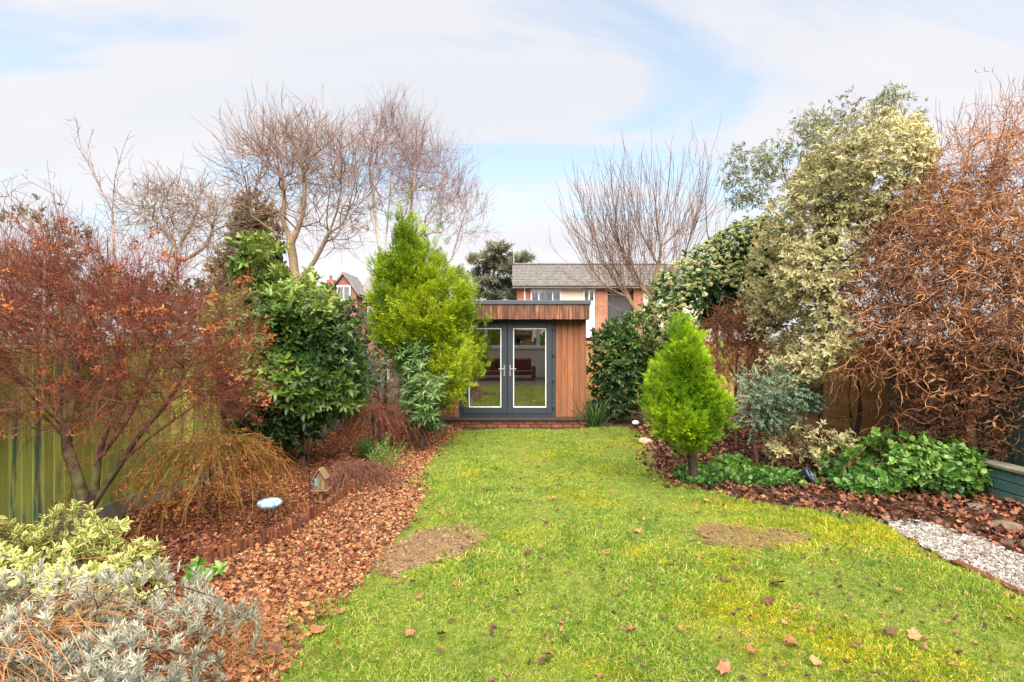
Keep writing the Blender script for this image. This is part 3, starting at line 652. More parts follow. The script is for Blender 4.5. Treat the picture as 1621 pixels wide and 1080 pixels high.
me = bpy.data.meshes.new('roof'); me.from_pydata([(-12.6, Y2+1.2, 4.9), (-9.3, Y2+1.2, 4.9), (-9.3, Y2+4.5, 7.4), (-12.6, Y2+4.5, 7.4)], [], [(0, 1, 2, 3)]); obj('roof', me, M_slate2, vh)
ck = box('chimney', (-15.0, -14.42, Y2+1, Y2+1.6, 0, 6.75), M_brick_r, vh); box('chimney_pot', (-14.85, -14.65, Y2+1.2, Y2+1.4, 6.75, 7.15), M_brick_r, ck, 0.04)
for x in (-11.8, -11.2): window(vh, x, x+0.45, 3.6, 4.6, Y2+1.44, (1.0,), 0.08)

# ================================================================== FENCES, LOW WALL, EDGING
def fence_mat(name, stops, streak_col, thr, rnd=(0.7, 1.25)):
    m, N, L = new_mat(name); oi = N.new('ShaderNodeObjectInfo'); g = N.new('ShaderNodeNewGeometry')
    n0 = noise(N, L, 1.1, 4, 0.6, g.outputs['Position']); c = ramp(N, L, n0.outputs['Fac'], stops).outputs[0]
    mp = N.new('ShaderNodeMapping'); mp.inputs['Scale'].default_value = (13, 13, 1.3); L.new(g.outputs['Position'], mp.inputs[0]); n = noise(N, L, 1.0, 6, 0.65, mp.outputs[0])
    ad = N.new('ShaderNodeMath'); ad.operation = 'MULTIPLY_ADD'; L.new(oi.outputs['Random'], ad.inputs[0]); ad.inputs[1].default_value = 0.16; L.new(n.outputs['Fac'], ad.inputs[2])
    f = ramp(N, L, ad.outputs[0], [(thr, (0, 0, 0)), (thr+0.12, (1, 1, 1))]); c = mixc(N, L, f.outputs[0], c, streak_col)
    v = ramp(N, L, oi.outputs['Random'], [(0, (rnd[0],)*3), (1, (rnd[1],)*3)]); c = mixc(N, L, 1.0, c, v.outputs[0], 'MULTIPLY')
    mp2 = N.new('ShaderNodeMapping'); mp2.inputs['Scale'].default_value = (80, 80, 3); L.new(g.outputs['Position'], mp2.inputs[0]); n2 = noise(N, L, 1, 4, 0.6, mp2.outputs[0])
    v2 = ramp(N, L, n2.outputs['Fac'], [(0.3, (0.8,)*3), (0.7, (1.15,)*3)]); c = mixc(N, L, 1.0, c, v2.outputs[0], 'MULTIPLY')
    return finish(m, N, L, c, 0.8, 0.2, bump=n2.outputs['Fac'], bstr=0.4, bdist=0.004)
M_fgreen = fence_mat('algae green fence', [(0.3, (0.17, 0.22, 0.08)), (0.5, (0.3, 0.33, 0.075)), (0.75, (0.4, 0.4, 0.06))], (0.075, 0.125, 0.08, 1), 0.64)
M_fteal = fence_mat('teal fence', [(0.3, (0.03, 0.07, 0.06)), (0.7, (0.06, 0.12, 0.09))], (0.09, 0.12, 0.05, 1), 0.66)
M_fbrown = fence_mat('brown fence', [(0.3, (0.22, 0.12, 0.045)), (0.7, (0.36, 0.2, 0.08))], (0.14, 0.08, 0.04, 1), 0.66)
M_conc = plain('concrete board', (0.2, 0.19, 0.14, 1), 0.9, 0.2, 0.25, 5)
fl = thing('board_fence', (-4.0, 6, 0), 'green algae stained vertical board fence behind the red twigged tree', 'fence')
fx = lambda y: -4.0+0.082*(y-5.6); fa = -math.atan(0.082)
y = 3.8; i = 0
while y < 13.2:
    X = fx(y); mt = M_fgreen if y < 7.6 else M_fteal; rr = random.Random(i)
    box('fence_board', (X-0.008, X+0.008, y, y+0.097, 0.2, 1.72+rr.uniform(-.012, .012)), mt, fl, 0.003, fa+R(5+rr.uniform(-1, 1))); y += 0.102; i += 1
for y in (4.2, 6.75, 9.3, 11.85):
    box('fence_post', (fx(y)+0.012, fx(y)+0.1, y-0.045, y+0.045, 0, 1.8), M_fteal if y > 7 else M_fgreen, fl, 0.006, fa)
for y in (4.25, 6.8, 9.35): box('gravel_board', (fx(y+1.2)-0.02, fx(y+1.2)+0.03, y, y+2.45, 0, 0.195), M_conc, fl, 0.004, fa)
me = None
for y in (4.25, 6.8, 9.35): box('capping_rail', (fx(y+1.2)-0.025, fx(y+1.2)+0.03, y, y+2.45, 1.735, 1.765), M_fgreen if y < 7 else M_fteal, fl, 0.004, fa)
fr = thing('lap_fence', (5.95, 10, 0), 'brown overlapping horizontal board fence behind the twin dark trunks', 'fence')
for y in (8.9, 10.75, 12.6):
    for k in range(12): box('fence_board', (5.93+0.006*(k % 2), 5.945+0.006*(k % 2), y+0.05, y+1.8, 0.1+k*0.14, 0.256+k*0.14), M_fbrown, fr, 0.003)
    box('fence_post', (5.90, 5.99, y-0.045, y+0.045, 0, 1.85), M_fteal if y < 9 else M_fbrown, fr, 0.006)
ft = thing('painted_fence', (5.95, 7, 0), 'dark teal painted board fence behind the curly orange willow', 'fence')
for i in range(34):
    y = 5.4+i*0.102; box('fence_board', (5.93, 5.945, y, y+0.1, 0.1, 1.72+random.Random(i).uniform(-.01, .01)), M_fteal, ft, 0.003, R(4))
for y in (5.4, 7.1): box('fence_post', (5.86, 5.925, y-0.045, y+0.045, 0, 1.8), M_fteal, ft, 0.006)
bf = thing('rear_fence', (0, 16.4, 0), 'brown rear boundary fence behind the summerhouse', 'fence')
for i in range(40): box('fence_board', (1.7+i*0.152, 1.85+i*0.152, 16.4, 16.42, 0.05, 1.8), M_fbrown, bf, 0.003)
M_tealwall = fence_mat('teal painted block', [(0.3, (0.05, 0.13, 0.12)), (0.7, (0.1, 0.2, 0.18))], (0.08, 0.09, 0.06, 1), 0.62, (0.8, 1.2))
lw = thing('retaining_wall', (5.6, 6.5, 0), 'low teal painted block wall with worn brown coping below the willow', 'wall')
for row in range(3):
    y = 4.9-(0.2 if row % 2 else 0)
    while y < 7.9:
        box('block', (5.5+random.Random(int(y*10)+row).uniform(-.006, .006), 5.62, y+0.004, y+0.436, 0.004+row*0.118, 0.114+row*0.118), M_tealwall, lw, 0.006); y += 0.44
y = 4.8
while y < 8.0: box('coping', (5.47, 5.68, y+0.004, y+0.596, 0.358, 0.405), M_conc, lw, 0.01, R(random.Random(int(y*9)).uniform(-1, 1))); y += 0.6
box('core', (5.52, 5.61, 4.8, 8.1, 0, 0.356), M_dark, lw)
# log roll edging
M_log = wood_mat('edging log', [(0.3, (0.07, 0.024, 0.012)), (0.6, (0.17, 0.06, 0.028)), (0.8, (0.25, 0.1, 0.05))], 0.5, 0.8, (0.6, 1.4))
lr = thing('log_roll_edging', (-2.1, 5.3, 0), 'low edging of small upright brown logs along the mulch bed', 'edging')
cv = smooth_loop([(-2.42, 4.62), (-2.28, 4.8), (-2.09, 5.06), (-2.03, 5.3), (-2.0, 5.6), (-1.97, 5.9), (-1.93, 6.25), (-1.9, 6.6), (-1.92, 6.9)], 30)[:240]
acc = 0; last = cv[0]; k = 0
lm = []
for q in range(4):
    bm = bmesh.new(); bmesh.ops.create_cone(bm, cap_ends=True, segments=9, radius1=0.024, radius2=0.022, depth=0.14+0.02*q); bmesh.ops.translate(bm, verts=bm.verts, vec=(0, 0, 0.022+0.012*q))
    m = bpy.data.meshes.new('log'); bm.to_mesh(m); bm.free(); m.materials.append(M_log); lm.append(m)
for p in cv[1:]:
    acc += np.linalg.norm(p-last); last = p
    if acc > 0.047:
        acc = 0; o = bpy.data.objects.new('log', random.Random(k).choice(lm)); COL.objects.link(o); o.parent = lr; rr = random.Random(k+5)
        o.location = (p[0]+2.1, p[1]-5.3, rr.uniform(-.02, .015)); o.rotation_euler = (rr.uniform(-.12, .12), rr.uniform(-.12, .12), rr.uniform(0, 6)); k += 1

# ================================================================== GARDEN THINGS
def lathe(prof, seg=24, c=(0, 0, 0)):
    V = [(c[0]+r*math.cos(6.28318*i/seg), c[1]+r*math.sin(6.28318*i/seg), c[2]+z) for r, z in prof for i in range(seg)]; n = len(prof)
    F = [(j*seg+i, j*seg+(i+1) % seg, (j+1)*seg+(i+1) % seg, (j+1)*seg+i) for j in range(n-1) for i in range(seg)]
    me = bpy.data.meshes.new('lathe'); me.from_pydata(V, [], F); me.polygons.foreach_set('use_smooth', [True]*len(F)); me.update(); return me
def tube(pts, r, rt=None, seg=0.03, seed=1):
    w = Wood(4000); w.line(pts, -1, seg); return w.mesh('tube', rt or r*0.999, r, np.random.default_rng(seed))
M_black = plain('black metal', (0.02, 0.02, 0.022, 1), 0.45, 0.5, 0.1)
M_mosaic = None
def mosaic():
    m, N, L = new_mat('glass mosaic'); g = N.new('ShaderNodeNewGeometry'); v = N.new('ShaderNodeTexVoronoi'); v.inputs['Scale'].default_value = 38; L.new(g.outputs['Position'], v.inputs['Vector'])
    c = ramp(N, L, v.outputs['Color'], [(0.25, (0.55, 0.6, 0.6)), (0.5, (0.3, 0.46, 0.5)), (0.75, (0.1, 0.32, 0.42))]); return finish(m, N, L, c.outputs[0], 0.15, 0.6)
M_mosaic = mosaic()
b0 = gnd(427, 838); bb = thing('bird_bath', b0, 'blue and white glass bird bath dish on thin black legs', 'bird bath')
obj('dish', lathe([(0.0, 0.20), (0.06, 0.205), (0.1, 0.225), (0.115, 0.25), (0.108, 0.27), (0.08, 0.285), (0.04, 0.293), (0, 0.295)], 26, b0), M_mosaic, bb)
for a in (0.4, 2.5, 4.6):
    obj('leg', tube([b0+Vector((0.05*math.cos(a), 0.05*math.sin(a), 0)), b0+Vector((0.03*math.cos(a), 0.03*math.sin(a), 0.1)), b0+Vector((0.055*math.cos(a), 0.055*math.sin(a), 0.215))], 0.005), M_black, bb)
p0 = gnd(491, 802); fp = thing('feeder_pole', p0, 'tall thin black shepherd hook pole standing in the mulch', 'pole')
q = lambda x, y: at(x, y, p0.y)
obj('pole', tube([p0, q(490, 760), q(488, 720), q(489, 700)], 0.006), M_black, fp)
obj('hook', tube([q(489, 700), q(490, 690), q(497, 684), q(506, 685), q(510, 692), q(507, 699), q(503, 697)], 0.005, seg=0.01), M_black, fp)
g0 = gnd(508, 795); bh = thing('bird_house', g0, 'small rustic wooden bird house with blue panel on the mulch', 'bird house')
M_rust = wood_mat('rustic wood', [(0.3, (0.1, 0.06, 0.03)), (0.6, (0.24, 0.15, 0.08)), (0.8, (0.35, 0.24, 0.13))]); M_blue = plain('blue paint', (0.1, 0.3, 0.36, 1), 0.5)
x, yy = g0.x, g0.y
box('post', (x-0.02, x+0.02, yy-0.02, yy+0.02, 0, 0.13), M_rust, bh); box('platform', (x-0.1, x+0.1, yy-0.07, yy+0.07, 0.13, 0.15), M_rust, bh, 0.003)
box('box', (x-0.06, x+0.06, yy-0.05, yy+0.05, 0.151, 0.26), M_rust, bh, 0.003); box('panel', (x-0.05, x-0.02, yy-0.064, yy-0.054, 0.19, 0.28), M_blue, bh, 0.003, 0.2)
gable('gable', x-0.06, x+0.06, yy-0.05, yy+0.05, 0.261, 0.36, M_rust, bh)
for s in (-1, 1):
    me = boxmesh((x+0.0, x+0.13, yy-0.075, yy+0.075, 0.0, 0.012), 0.002); me.transform(Matrix.Translation((x, 0, 0.375)) @ Matrix.Rotation(R(58), 4, 'Y') @ Matrix.Translation((-x, 0, 0)))
    if s < 0: me.transform(Matrix.Translation((x, 0, 0)) @ Matrix.Scale(-1, 4, (1, 0, 0)) @ Matrix.Translation((-x, 0, 0))); me.flip_normals()
    obj('roof', me, M_rust, bh)
g0 = gnd(1268, 772); pt = thing('plant_pot', g0, 'dark blue grey plant pot lying among the ivy', 'pot')
me = lathe([(0.0, 0.0), (0.06, 0), (0.08, 0.15), (0.095, 0.15), (0.096, 0.18), (0.084, 0.18), (0.08, 0.15), (0.056, 0.02), (0, 0.02)], 20); me.transform(Matrix.Translation(g0+Vector((0, 0.1, 0.08))) @ Matrix.Rotation(R(62), 4, Vector((0.6, 0.7, 0.1))))
obj('body', me, plain('slate blue glaze', (0.03, 0.045, 0.08, 1), 0.4, 0.5), pt)
g0 = gnd(1006, 676); sl = thing('garden_light', g0, 'small white dome garden light beside the small golden conifer', 'light')
obj('stake', lathe([(0.0, 0), (0.012, 0), (0.012, 0.1), (0, 0.1)], 10, g0), M_black, sl); obj('dome', lathe([(0.0, 0.06), (0.07, 0.06), (0.078, 0.085), (0.065, 0.115), (0.035, 0.135), (0, 0.14)], 20, g0), M_white, sl)
def stone(r, seed, squash=0.6):
    bm = bmesh.new(); bmesh.ops.create_icosphere(bm, subdivisions=2, radius=r); rr = np.random.default_rng(seed)
    P = np.array([v.co[:] for v in bm.verts]); k = 1+0.16*wav(P/r, 1.6, seed)
    for v, s in zip(bm.verts, k): v.co = (v.co.x*s*1.15, v.co.y*s, v.co.z*s*squash+r*squash*0.7)
    me = bpy.data.meshes.new('stone'); bm.to_mesh(me); bm.free(); me.polygons.foreach_set('use_smooth', [True]*len(me.polygons)); return me
me = stone(0.13, 3); me.transform(Matrix.Translation(gnd(1020, 704))); tag(obj('rock', me, pos_mat('pale rock', [(0.3, (0.25, 0.17, 0.1)), (0.7, (0.5, 0.36, 0.22))], 14)), 'pale sandy rock at the foot of the small golden conifer', 'rock')
M_peb = [plain('tan pebble', (0.25, 0.18, 0.12, 1), 0.6, 0.4, 0.2, 30), plain('white pebble', (0.42, 0.38, 0.33, 1), 0.6, 0.4, 0.2, 30), plain('brown pebble', (0.15, 0.095, 0.06, 1), 0.6, 0.4, 0.2, 30)]
for i, (x, y_) in enumerate([(1478, 866), (1490, 858), (1502, 852), (1510, 866), (1524, 858), (1536, 866), (1548, 872), (1498, 876), (1560, 884), (1575, 878), (1586, 872), (1540, 852), (1566, 862), (1600, 880), (1530, 888), (1598, 905)]):
    me = stone(0.016+0.009*(i % 3), i+20); me.transform(Matrix.Translation(gnd(x, y_)+Vector((0, 0, .012)))); tag(obj('pebble', me, M_peb[i % 3]), 'smooth rounded pebble at the edge of the pale gravel', 'pebble', 'pebbles edging the pale gravel')
M_estone = pos_mat('mossy stone', [(0.3, (0.07, 0.05, 0.035)), (0.6, (0.16, 0.115, 0.075)), (0.8, (0.24, 0.19, 0.13))], 12)
for i, (x, y_, r_) in enumerate([(1592, 838, 0.13), (1545, 806, 0.1), (1640, 868, 0.15)]):
    me = stone(r_, i+60, 0.35); me.transform(Matrix.Translation(gnd(x, y_))); tag(obj('edging_stone', me, M_estone), ['flat mossy grey stone beside the white pebbles', 'smaller flat grey stone below the teal wall', 'big flat grey stone cut by the picture edge'][i], 'stone')
tb = boxmesh((-0.035, 0.035, -0.9, 0.9, 0.0, 0.03), 0.008); tb.transform(Matrix.Translation((3.61, 3.7, 0.006)) @ Matrix.Rotation(R(2), 4, 'Z'))
tag(obj('timber_edging', tb, M_log), 'weathered timber edging board between lawn and pale gravel', 'edging')

# ================================================================== TREES AND SHRUBS
def px3(pts, d): return [at(p[0], p[1], d+(p[2] if len(p) > 2 else 0)) for p in pts]
def wood_parts(root, w, r_tip, r_base, mat, rng, split, names=('trunk', 'twigs')):
    a = w.mesh(names[0], r_tip, r_base, rng, cut=(split, 9), thin=0.45); obj(names[0], a, mat, root)
    b = w.mesh(names[1], r_tip, r_base, rng, cut=(0, split), thin=0.45); return obj(names[1], b, mat, root)
def bare_tree(name, label, d, lines, poly, n, r_base, r_tip, mat, seed, T=1.5, split=None, cat='tree', post=None, outer=0.2, droop=None, group=None, base_root=True, yslope=0.0, **kw):
    rng = np.random.default_rng(seed); w = Wood(max(20000, n*13+12000)+sum(a['n']*(a.get('m', 3)+3) for a in (kw.get('tw') or []))); first = px3(lines[0], d)
    if base_root: first = [Vector((first[0].x, first[0].y, 0))]+first
    w.line(first, -1, kw.get('seg', .3)*1.2)
    for l in lines[1:]: w.line(px3(l, d), None, kw.get('seg', .3)*1.2)
    bl = Blob(poly, d, T, rng, yslope); tips = bl.volume(n, outer)
    for pl_, n_, T_ in kw.pop('extra', []): tips = np.concatenate([tips, Blob(pl_, d, T_, rng).volume(n_, .1)])
    if post is not None: tips = tips[post(tips)]
    tw = kw.pop('tw', None)
    w.grow(tips, rng, **kw)
    for a in (tw or []): w.twigs(rng=rng, **a)
    t = thing(name, first[0], label, cat, group); wood_parts(t, w, r_tip, r_base, mat, rng, split or r_base*0.3)
    return t, w, bl, rng
def leafy(name, label, d, poly, T, mat, temps, n, smin, smax, seed, cat='shrub', stem=None, bark=None, deep=0.2, upb=0.4, outb=0.8, amp=0.12, lump=4.0, gaps=-9, clump=2.5, part='foliage', front=0.66, group=None, face=0.0, tone=None, ntips=120, r_base=0.03, skel=None, yslope=0.0, droop=0.0, taper=0.0, inset=0.15):
    rng = np.random.default_rng(seed); bl = Blob(poly, d, T, rng, yslope)
    P, nm = bl.shell(n, deep, front); hf = bl.half(P[:, [0, 2]])/T; P = P-nm*(smax*inset); k = wav(P, lump, seed+1); keep = wav(P, lump*1.7, seed+2) > gaps; P = P+nm*(amp*k)[:, None]; P, nm, k, hf = P[keep], nm[keep], k[keep], hf[keep]
    ok = P[:, 2] > 0.02; P, nm, k, hf = P[ok], nm[ok], k[ok], hf[ok]
    ax = norm(nm*outb+np.array([0, 0, upb])+rng.normal(0, .45, P.shape)+np.array([0, 0, -droop]))
    nr = norm(nm*(0.35+face)+np.array([0, 0, 1.0])+rng.normal(0, .45, P.shape))
    tn = 0.12*k
    if tone is not None: tn = tn+tone(P)
    g = foliage(P, ax, nr, temps, smin, smax, rng, seed+3, clump, tn, (1-taper)+taper*np.clip(hf*1.1, .1, 1))
    b = at(stem[0][0], stem[0][1], d) if stem else Vector((bl.cx, d, 0)); b.z = 0
    t = thing(name, b, label, cat, group); obj(part, fmesh(part, g), mat, t)
    if bark:
        w = Wood(20000); s_ = px3(stem, d); w.line([Vector((s_[0].x, s_[0].y, 0))]+s_[1:] if len(s_) > 1 else [b, b+Vector((0, 0, .3))], -1, 0.12)
        for l in (skel or []): w.line(px3(l, d), None, 0.15)
        tips = bl.volume(ntips, 0.2)*1.0; w.grow(tips, rng, seg=0.12, k=1.2, w=0.1, up=0.05, wig=0.12)
        obj('branches', w.mesh('branches', 0.003, r_base, rng), bark, t)
    return t, bl, rng
def arching(name, label, base, n, reach, rise, fall, mat, seed, r=(0.002, 0.004), cat='shrub', dirs=None, spread=0.1, leaves=None, group=None, sub=2, low=0.02, part='stems'):
    """stems that leave a crown, arch over and hang."""
    rng = np.random.default_rng(seed); w = Wood(n*(12+3*sub)+400); root = w.add(np.array(base), -1)
    for i in range(n):
        a = rng.uniform(0, 6.283) if dirs is None else rng.normal(*dirs); R_ = reach*rng.uniform(.45, 1.1); h = rise*rng.uniform(.3, 1.15); f = fall*rng.uniform(.5, 1.15)
        st = np.array(base)+rng.normal(0, spread, 3)*[1, 1, .5]; cur = w.add(st, root if False else -1)
        s_ = np.array([math.cos(a), math.sin(a), 0]); sw = rng.normal(0, .2)
        ids = []
        for u in np.linspace(0, 1, 9)[1:]:
            q = st+s_*R_*(u**0.9)+np.array([-s_[1], s_[0], 0])*sw*R_*u*u+np.array([0, 0, h*math.sin(min(1, u*1.6)*1.9)-f*u**2.4])+rng.normal(0, .012, 3)
            q[2] = max(q[2], low); cur = w.add(q, cur); ids.append(cur)
        for _ in range(sub):
            j = ids[rng.integers(2, 7)]; dv = norm(w.d[j]+rng.normal(0, .45, 3)); c2 = j
            for q in range(3): dv = norm(dv+np.array([0, 0, -.14])); p = w.p[c2]+dv*R_*.1; p[2] = max(p[2], low); c2 = w.add(p, c2)
    t = thing(name, (base[0], base[1], 0), label, cat, group); obj(part, w.mesh(part, r[0], r[1], rng, thick_ref=r[1]), mat, t)
    return t, w, rng
TW = lambda *c: (*c, 1)
rg_ = np.random.default_rng(11)

# ---- leaf materials
M_laurel = leaf_mat('laurel leaf', [(0, (0.024, 0.055, 0.012)), (0.4, (0.065, 0.13, 0.022)), (0.75, (0.14, 0.21, 0.03)), (1, (0.24, 0.3, 0.05))], 0.38, 0.45, 0.25)
M_camel = leaf_mat('camellia leaf', [(0, (0.014, 0.04, 0.012)), (0.5, (0.045, 0.1, 0.02)), (1, (0.13, 0.2, 0.04))], 0.35, 0.5, 0.2)
M_gold = spray_mat('golden cypress', [(0, (0.04, 0.09, 0.006)), (0.3, (0.12, 0.2, 0.006)), (0.7, (0.24, 0.33, 0.008)), (1, (0.38, 0.44, 0.02))])
M_lime = spray_mat('lime cypress', [(0, (0.04, 0.11, 0.006)), (0.3, (0.12, 0.25, 0.006)), (0.7, (0.23, 0.37, 0.007)), (1, (0.36, 0.48, 0.015))])
M_blueg = leaf_mat('grey green leaf', [(0, (0.035, 0.07, 0.04)), (0.5, (0.09, 0.15, 0.09)), (1, (0.2, 0.28, 0.17))], 0.5, 0.4, 0.2)
M_bluel = leaf_mat('blue green leaf', [(0, (0.02, 0.055, 0.014)), (0.5, (0.055, 0.12, 0.028)), (1, (0.14, 0.22, 0.06))], 0.45, 0.4, 0.2)
M_ivy = leaf_mat('ivy leaf', [(0, (0.02, 0.06, 0.015)), (0.45, (0.055, 0.14, 0.024)), (0.8, (0.1, 0.22, 0.03)), (1, (0.19, 0.3, 0.06))], 0.4, 0.45, 0.25)
M_cream_l = leaf_mat('cream flower head', [(0, (0.16, 0.2, 0.06)), (0.5, (0.31, 0.34, 0.12)), (1, (0.48, 0.46, 0.22))], 0.7, 0.2, 0.25)
M_far = leaf_mat('far evergreen', [(0, (0.05, 0.06, 0.035)), (0.5, (0.1, 0.11, 0.055)), (1, (0.19, 0.19, 0.09))], 0.7, 0.2, 0.2)
M_euc = leaf_mat('gum leaf', [(0, (0.1, 0.12, 0.055)), (0.5, (0.19, 0.21, 0.1)), (1, (0.32, 0.33, 0.17))], 0.5, 0.4, 0.3)
M_pine = leaf_mat('pine needle', [(0, (0.09, 0.11, 0.065)), (0.5, (0.17, 0.185, 0.115)), (1, (0.3, 0.28, 0.19))], 0.6, 0.3, 0.15)
M_dead = leaf_mat('dead leaf', [(0, (0.12, 0.035, 0.015)), (0.4, (0.3, 0.09, 0.03)), (0.8, (0.45, 0.16, 0.05)), (1, (0.55, 0.28, 0.1))], 0.7, 0.2, 0.3)
M_brownleaf = leaf_mat('brown dry leaf', [(0, (0.085, 0.038, 0.024)), (0.5, (0.22, 0.097, 0.055)), (1, (0.43, 0.22, 0.105))], 0.7, 0.2, 0.25)
M_euon = varieg_mat('variegated yellow leaf', (0.74, 0.68, 0.27, 1), (0.2, 0.28, 0.06, 1), (0.5, 0.42, 0.1, 1))
M_elae = varieg_mat('variegated cream leaf', (0.56, 0.49, 0.24, 1), (0.19, 0.2, 0.085, 1), (0.33, 0.29, 0.12, 1), cw=0.3)
M_lav = leaf_mat('lavender leaf', [(0, (0.16, 0.155, 0.11)), (0.5, (0.33, 0.33, 0.255)), (1, (0.5, 0.49, 0.39))], 0.8, 0.15, 0.15)
# ---- barks
B_maple = bark_mat('red twig bark', TW(0.19, 0.056, 0.037), TW(0.07, 0.045, 0.032), TW(0.12, 0.12, 0.04))
B_grey = bark_mat('warm grey bark', TW(0.26, 0.165, 0.125), TW(0.29, 0.2, 0.135), TW(0.22, 0.2, 0.09))
B_birch = bark_mat('birch bark', TW(0.27, 0.17, 0.155), TW(0.55, 0.47, 0.38))
B_curlytree = bark_mat('far bark', TW(0.26, 0.19, 0.15), TW(0.34, 0.28, 0.22))
B_poll = bark_mat('pollard bark', TW(0.21, 0.12, 0.08), TW(0.19, 0.125, 0.075), TW(0.17, 0.15, 0.06))
B_willow = bark_mat('curly willow bark', TW(0.38, 0.175, 0.08), TW(0.24, 0.135, 0.08), TW(0.2, 0.15, 0.08))
B_dark = bark_mat('dark bark', TW(0.07, 0.042, 0.03), TW(0.075, 0.05, 0.036))
B_brownt = bark_mat('brown twig', TW(0.2, 0.075, 0.035), TW(0.12, 0.06, 0.04))
B_yell = bark_mat('yellow green stem', TW(0.42, 0.24, 0.055), TW(0.2, 0.15, 0.05))
B_rust = bark_mat('rust stem', TW(0.24, 0.085, 0.045), TW(0.17, 0.08, 0.05))
B_straw = bark_mat('orange straw', TW(0.5, 0.24, 0.1), TW(0.36, 0.17, 0.08))
B_sap = bark_mat('grey sapling', TW(0.24, 0.16, 0.15), TW(0.26, 0.18, 0.15))

# ================================================================== BACKGROUND TREES
bare_tree('bare_tree', 'spreading bare brown tree with many ascending branches behind the laurel', 24,
    [[(470, 470), (466, 430), (460, 385), (448, 350)], [(466, 440), (490, 425), (505, 400), (520, 370), (535, 330), (540, 290)], [(460, 385), (478, 345), (482, 290), (470, 240)], [(448, 350), (420, 300), (395, 260)], [(520, 370), (560, 340), (585, 290)], [(448, 350), (450, 290), (440, 230)], [(505, 400), (500, 340), (510, 270)], [(460, 385), (410, 350), (370, 320)]],
    [(362, 285), (370, 250), (405, 215), (455, 195), (515, 200), (560, 215), (585, 260), (595, 330), (585, 380), (540, 405), (470, 400), (400, 385), (365, 340)], 800, 0.22, 0.006, B_grey, 21, T=2.6, seg=0.6, up=0.3, wig=0.1, k=2.4, w=0.1, outer=0.1, tw=[dict(n=1300, lmin=.6, lmax=1.5, spread=.3, up=.22, sub=.5, tail=.35), dict(n=1300, lmin=.3, lmax=.8, spread=.4, up=.25, tail=.4, m=2)])
bare_tree('silver_birch', 'pale stemmed bare birch with fine purple twigs behind the golden conifer', 26,
    [[(612, 470), (608, 430), (600, 390), (585, 330), (575, 270)], [(608, 430), (612, 370), (618, 300), (622, 230)], [(608, 430), (640, 370), (655, 300), (660, 230)], [(600, 390), (590, 300), (590, 220)], [(608, 430), (650, 400), (690, 330), (705, 270)], [(612, 460), (700, 430), (722, 385), (735, 340), (750, 320)], [(722, 385), (745, 370), (770, 350)]],
    [(570, 240), (585, 205), (630, 188), (660, 205), (700, 245), (735, 285), (768, 325), (775, 360), (755, 385), (720, 395), (690, 390), (640, 350), (590, 340), (565, 300)], 700, 0.14, 0.0045, B_birch, 22, T=2.4, seg=0.6, up=0.4, wig=0.08, k=2.6, w=0.06, outer=0.1, split=0.03, tw=[dict(n=1500, lmin=.5, lmax=1.3, spread=.25, up=.3, sub=.6, tail=.3), dict(n=1900, lmin=.25, lmax=.7, spread=.4, up=.1, tail=.4, m=2)])
bare_tree('gnarled_bare_tree', 'pale grey bare tree with crooked branches above the red twigged tree', 22,
    [[(278, 460), (276, 420), (274, 370), (262, 335)], [(274, 380), (250, 350), (232, 320)], [(276, 400), (300, 360), (315, 325)], [(276, 420), (325, 390), (340, 350)]],
    [(196, 320), (215, 295), (250, 280), (300, 288), (350, 300), (375, 340), (370, 400), (330, 425), (280, 425), (220, 410), (200, 370)], 420, 0.14, 0.006, B_curlytree, 23, T=1.6, seg=0.3, up=0.05, wig=0.25, k=1.4, w=0.12, outer=0.1, tw=[dict(n=900, lmin=.35, lmax=.9, spread=.5, up=.1, sub=.6, tail=.35)])
bare_tree('bare_sapling', 'thin leafless sapling with two long leaders above the red twigged tree', 6.6,
    [[(186, 470), (181, 400), (178, 335)], [(178, 345), (150, 280), (128, 235), (120, 190)], [(178, 335), (182, 280), (200, 222), (208, 205)]],
    [(95, 200), (120, 165), (140, 190), (160, 250), (175, 290), (185, 240), (205, 190), (222, 200), (212, 270), (190, 320), (195, 380), (170, 380), (150, 300), (110, 250)], 75, 0.013, 0.0023, B_sap, 24, T=0.25, seg=0.12, up=0.1, wig=0.1, k=2.0, w=0.1)
t, w, bl, rng = bare_tree('ragged_sapling', 'thin bare twiggy sapling poking above the far edge of the red twigged tree', 6.4,
    [[(70, 480), (72, 420), (66, 360), (50, 320)], [(72, 420), (95, 360), (80, 300), (74, 250)], [(66, 380), (30, 330), (0, 295)]],
    [(-40, 300), (0, 270), (40, 260), (75, 235), (95, 290), (120, 330), (130, 400), (80, 430), (20, 420), (-30, 380)], 160, 0.02, 0.0023, B_sap, 25, T=0.4, seg=0.12, up=0.15, wig=0.1, k=1.6, w=0.1)
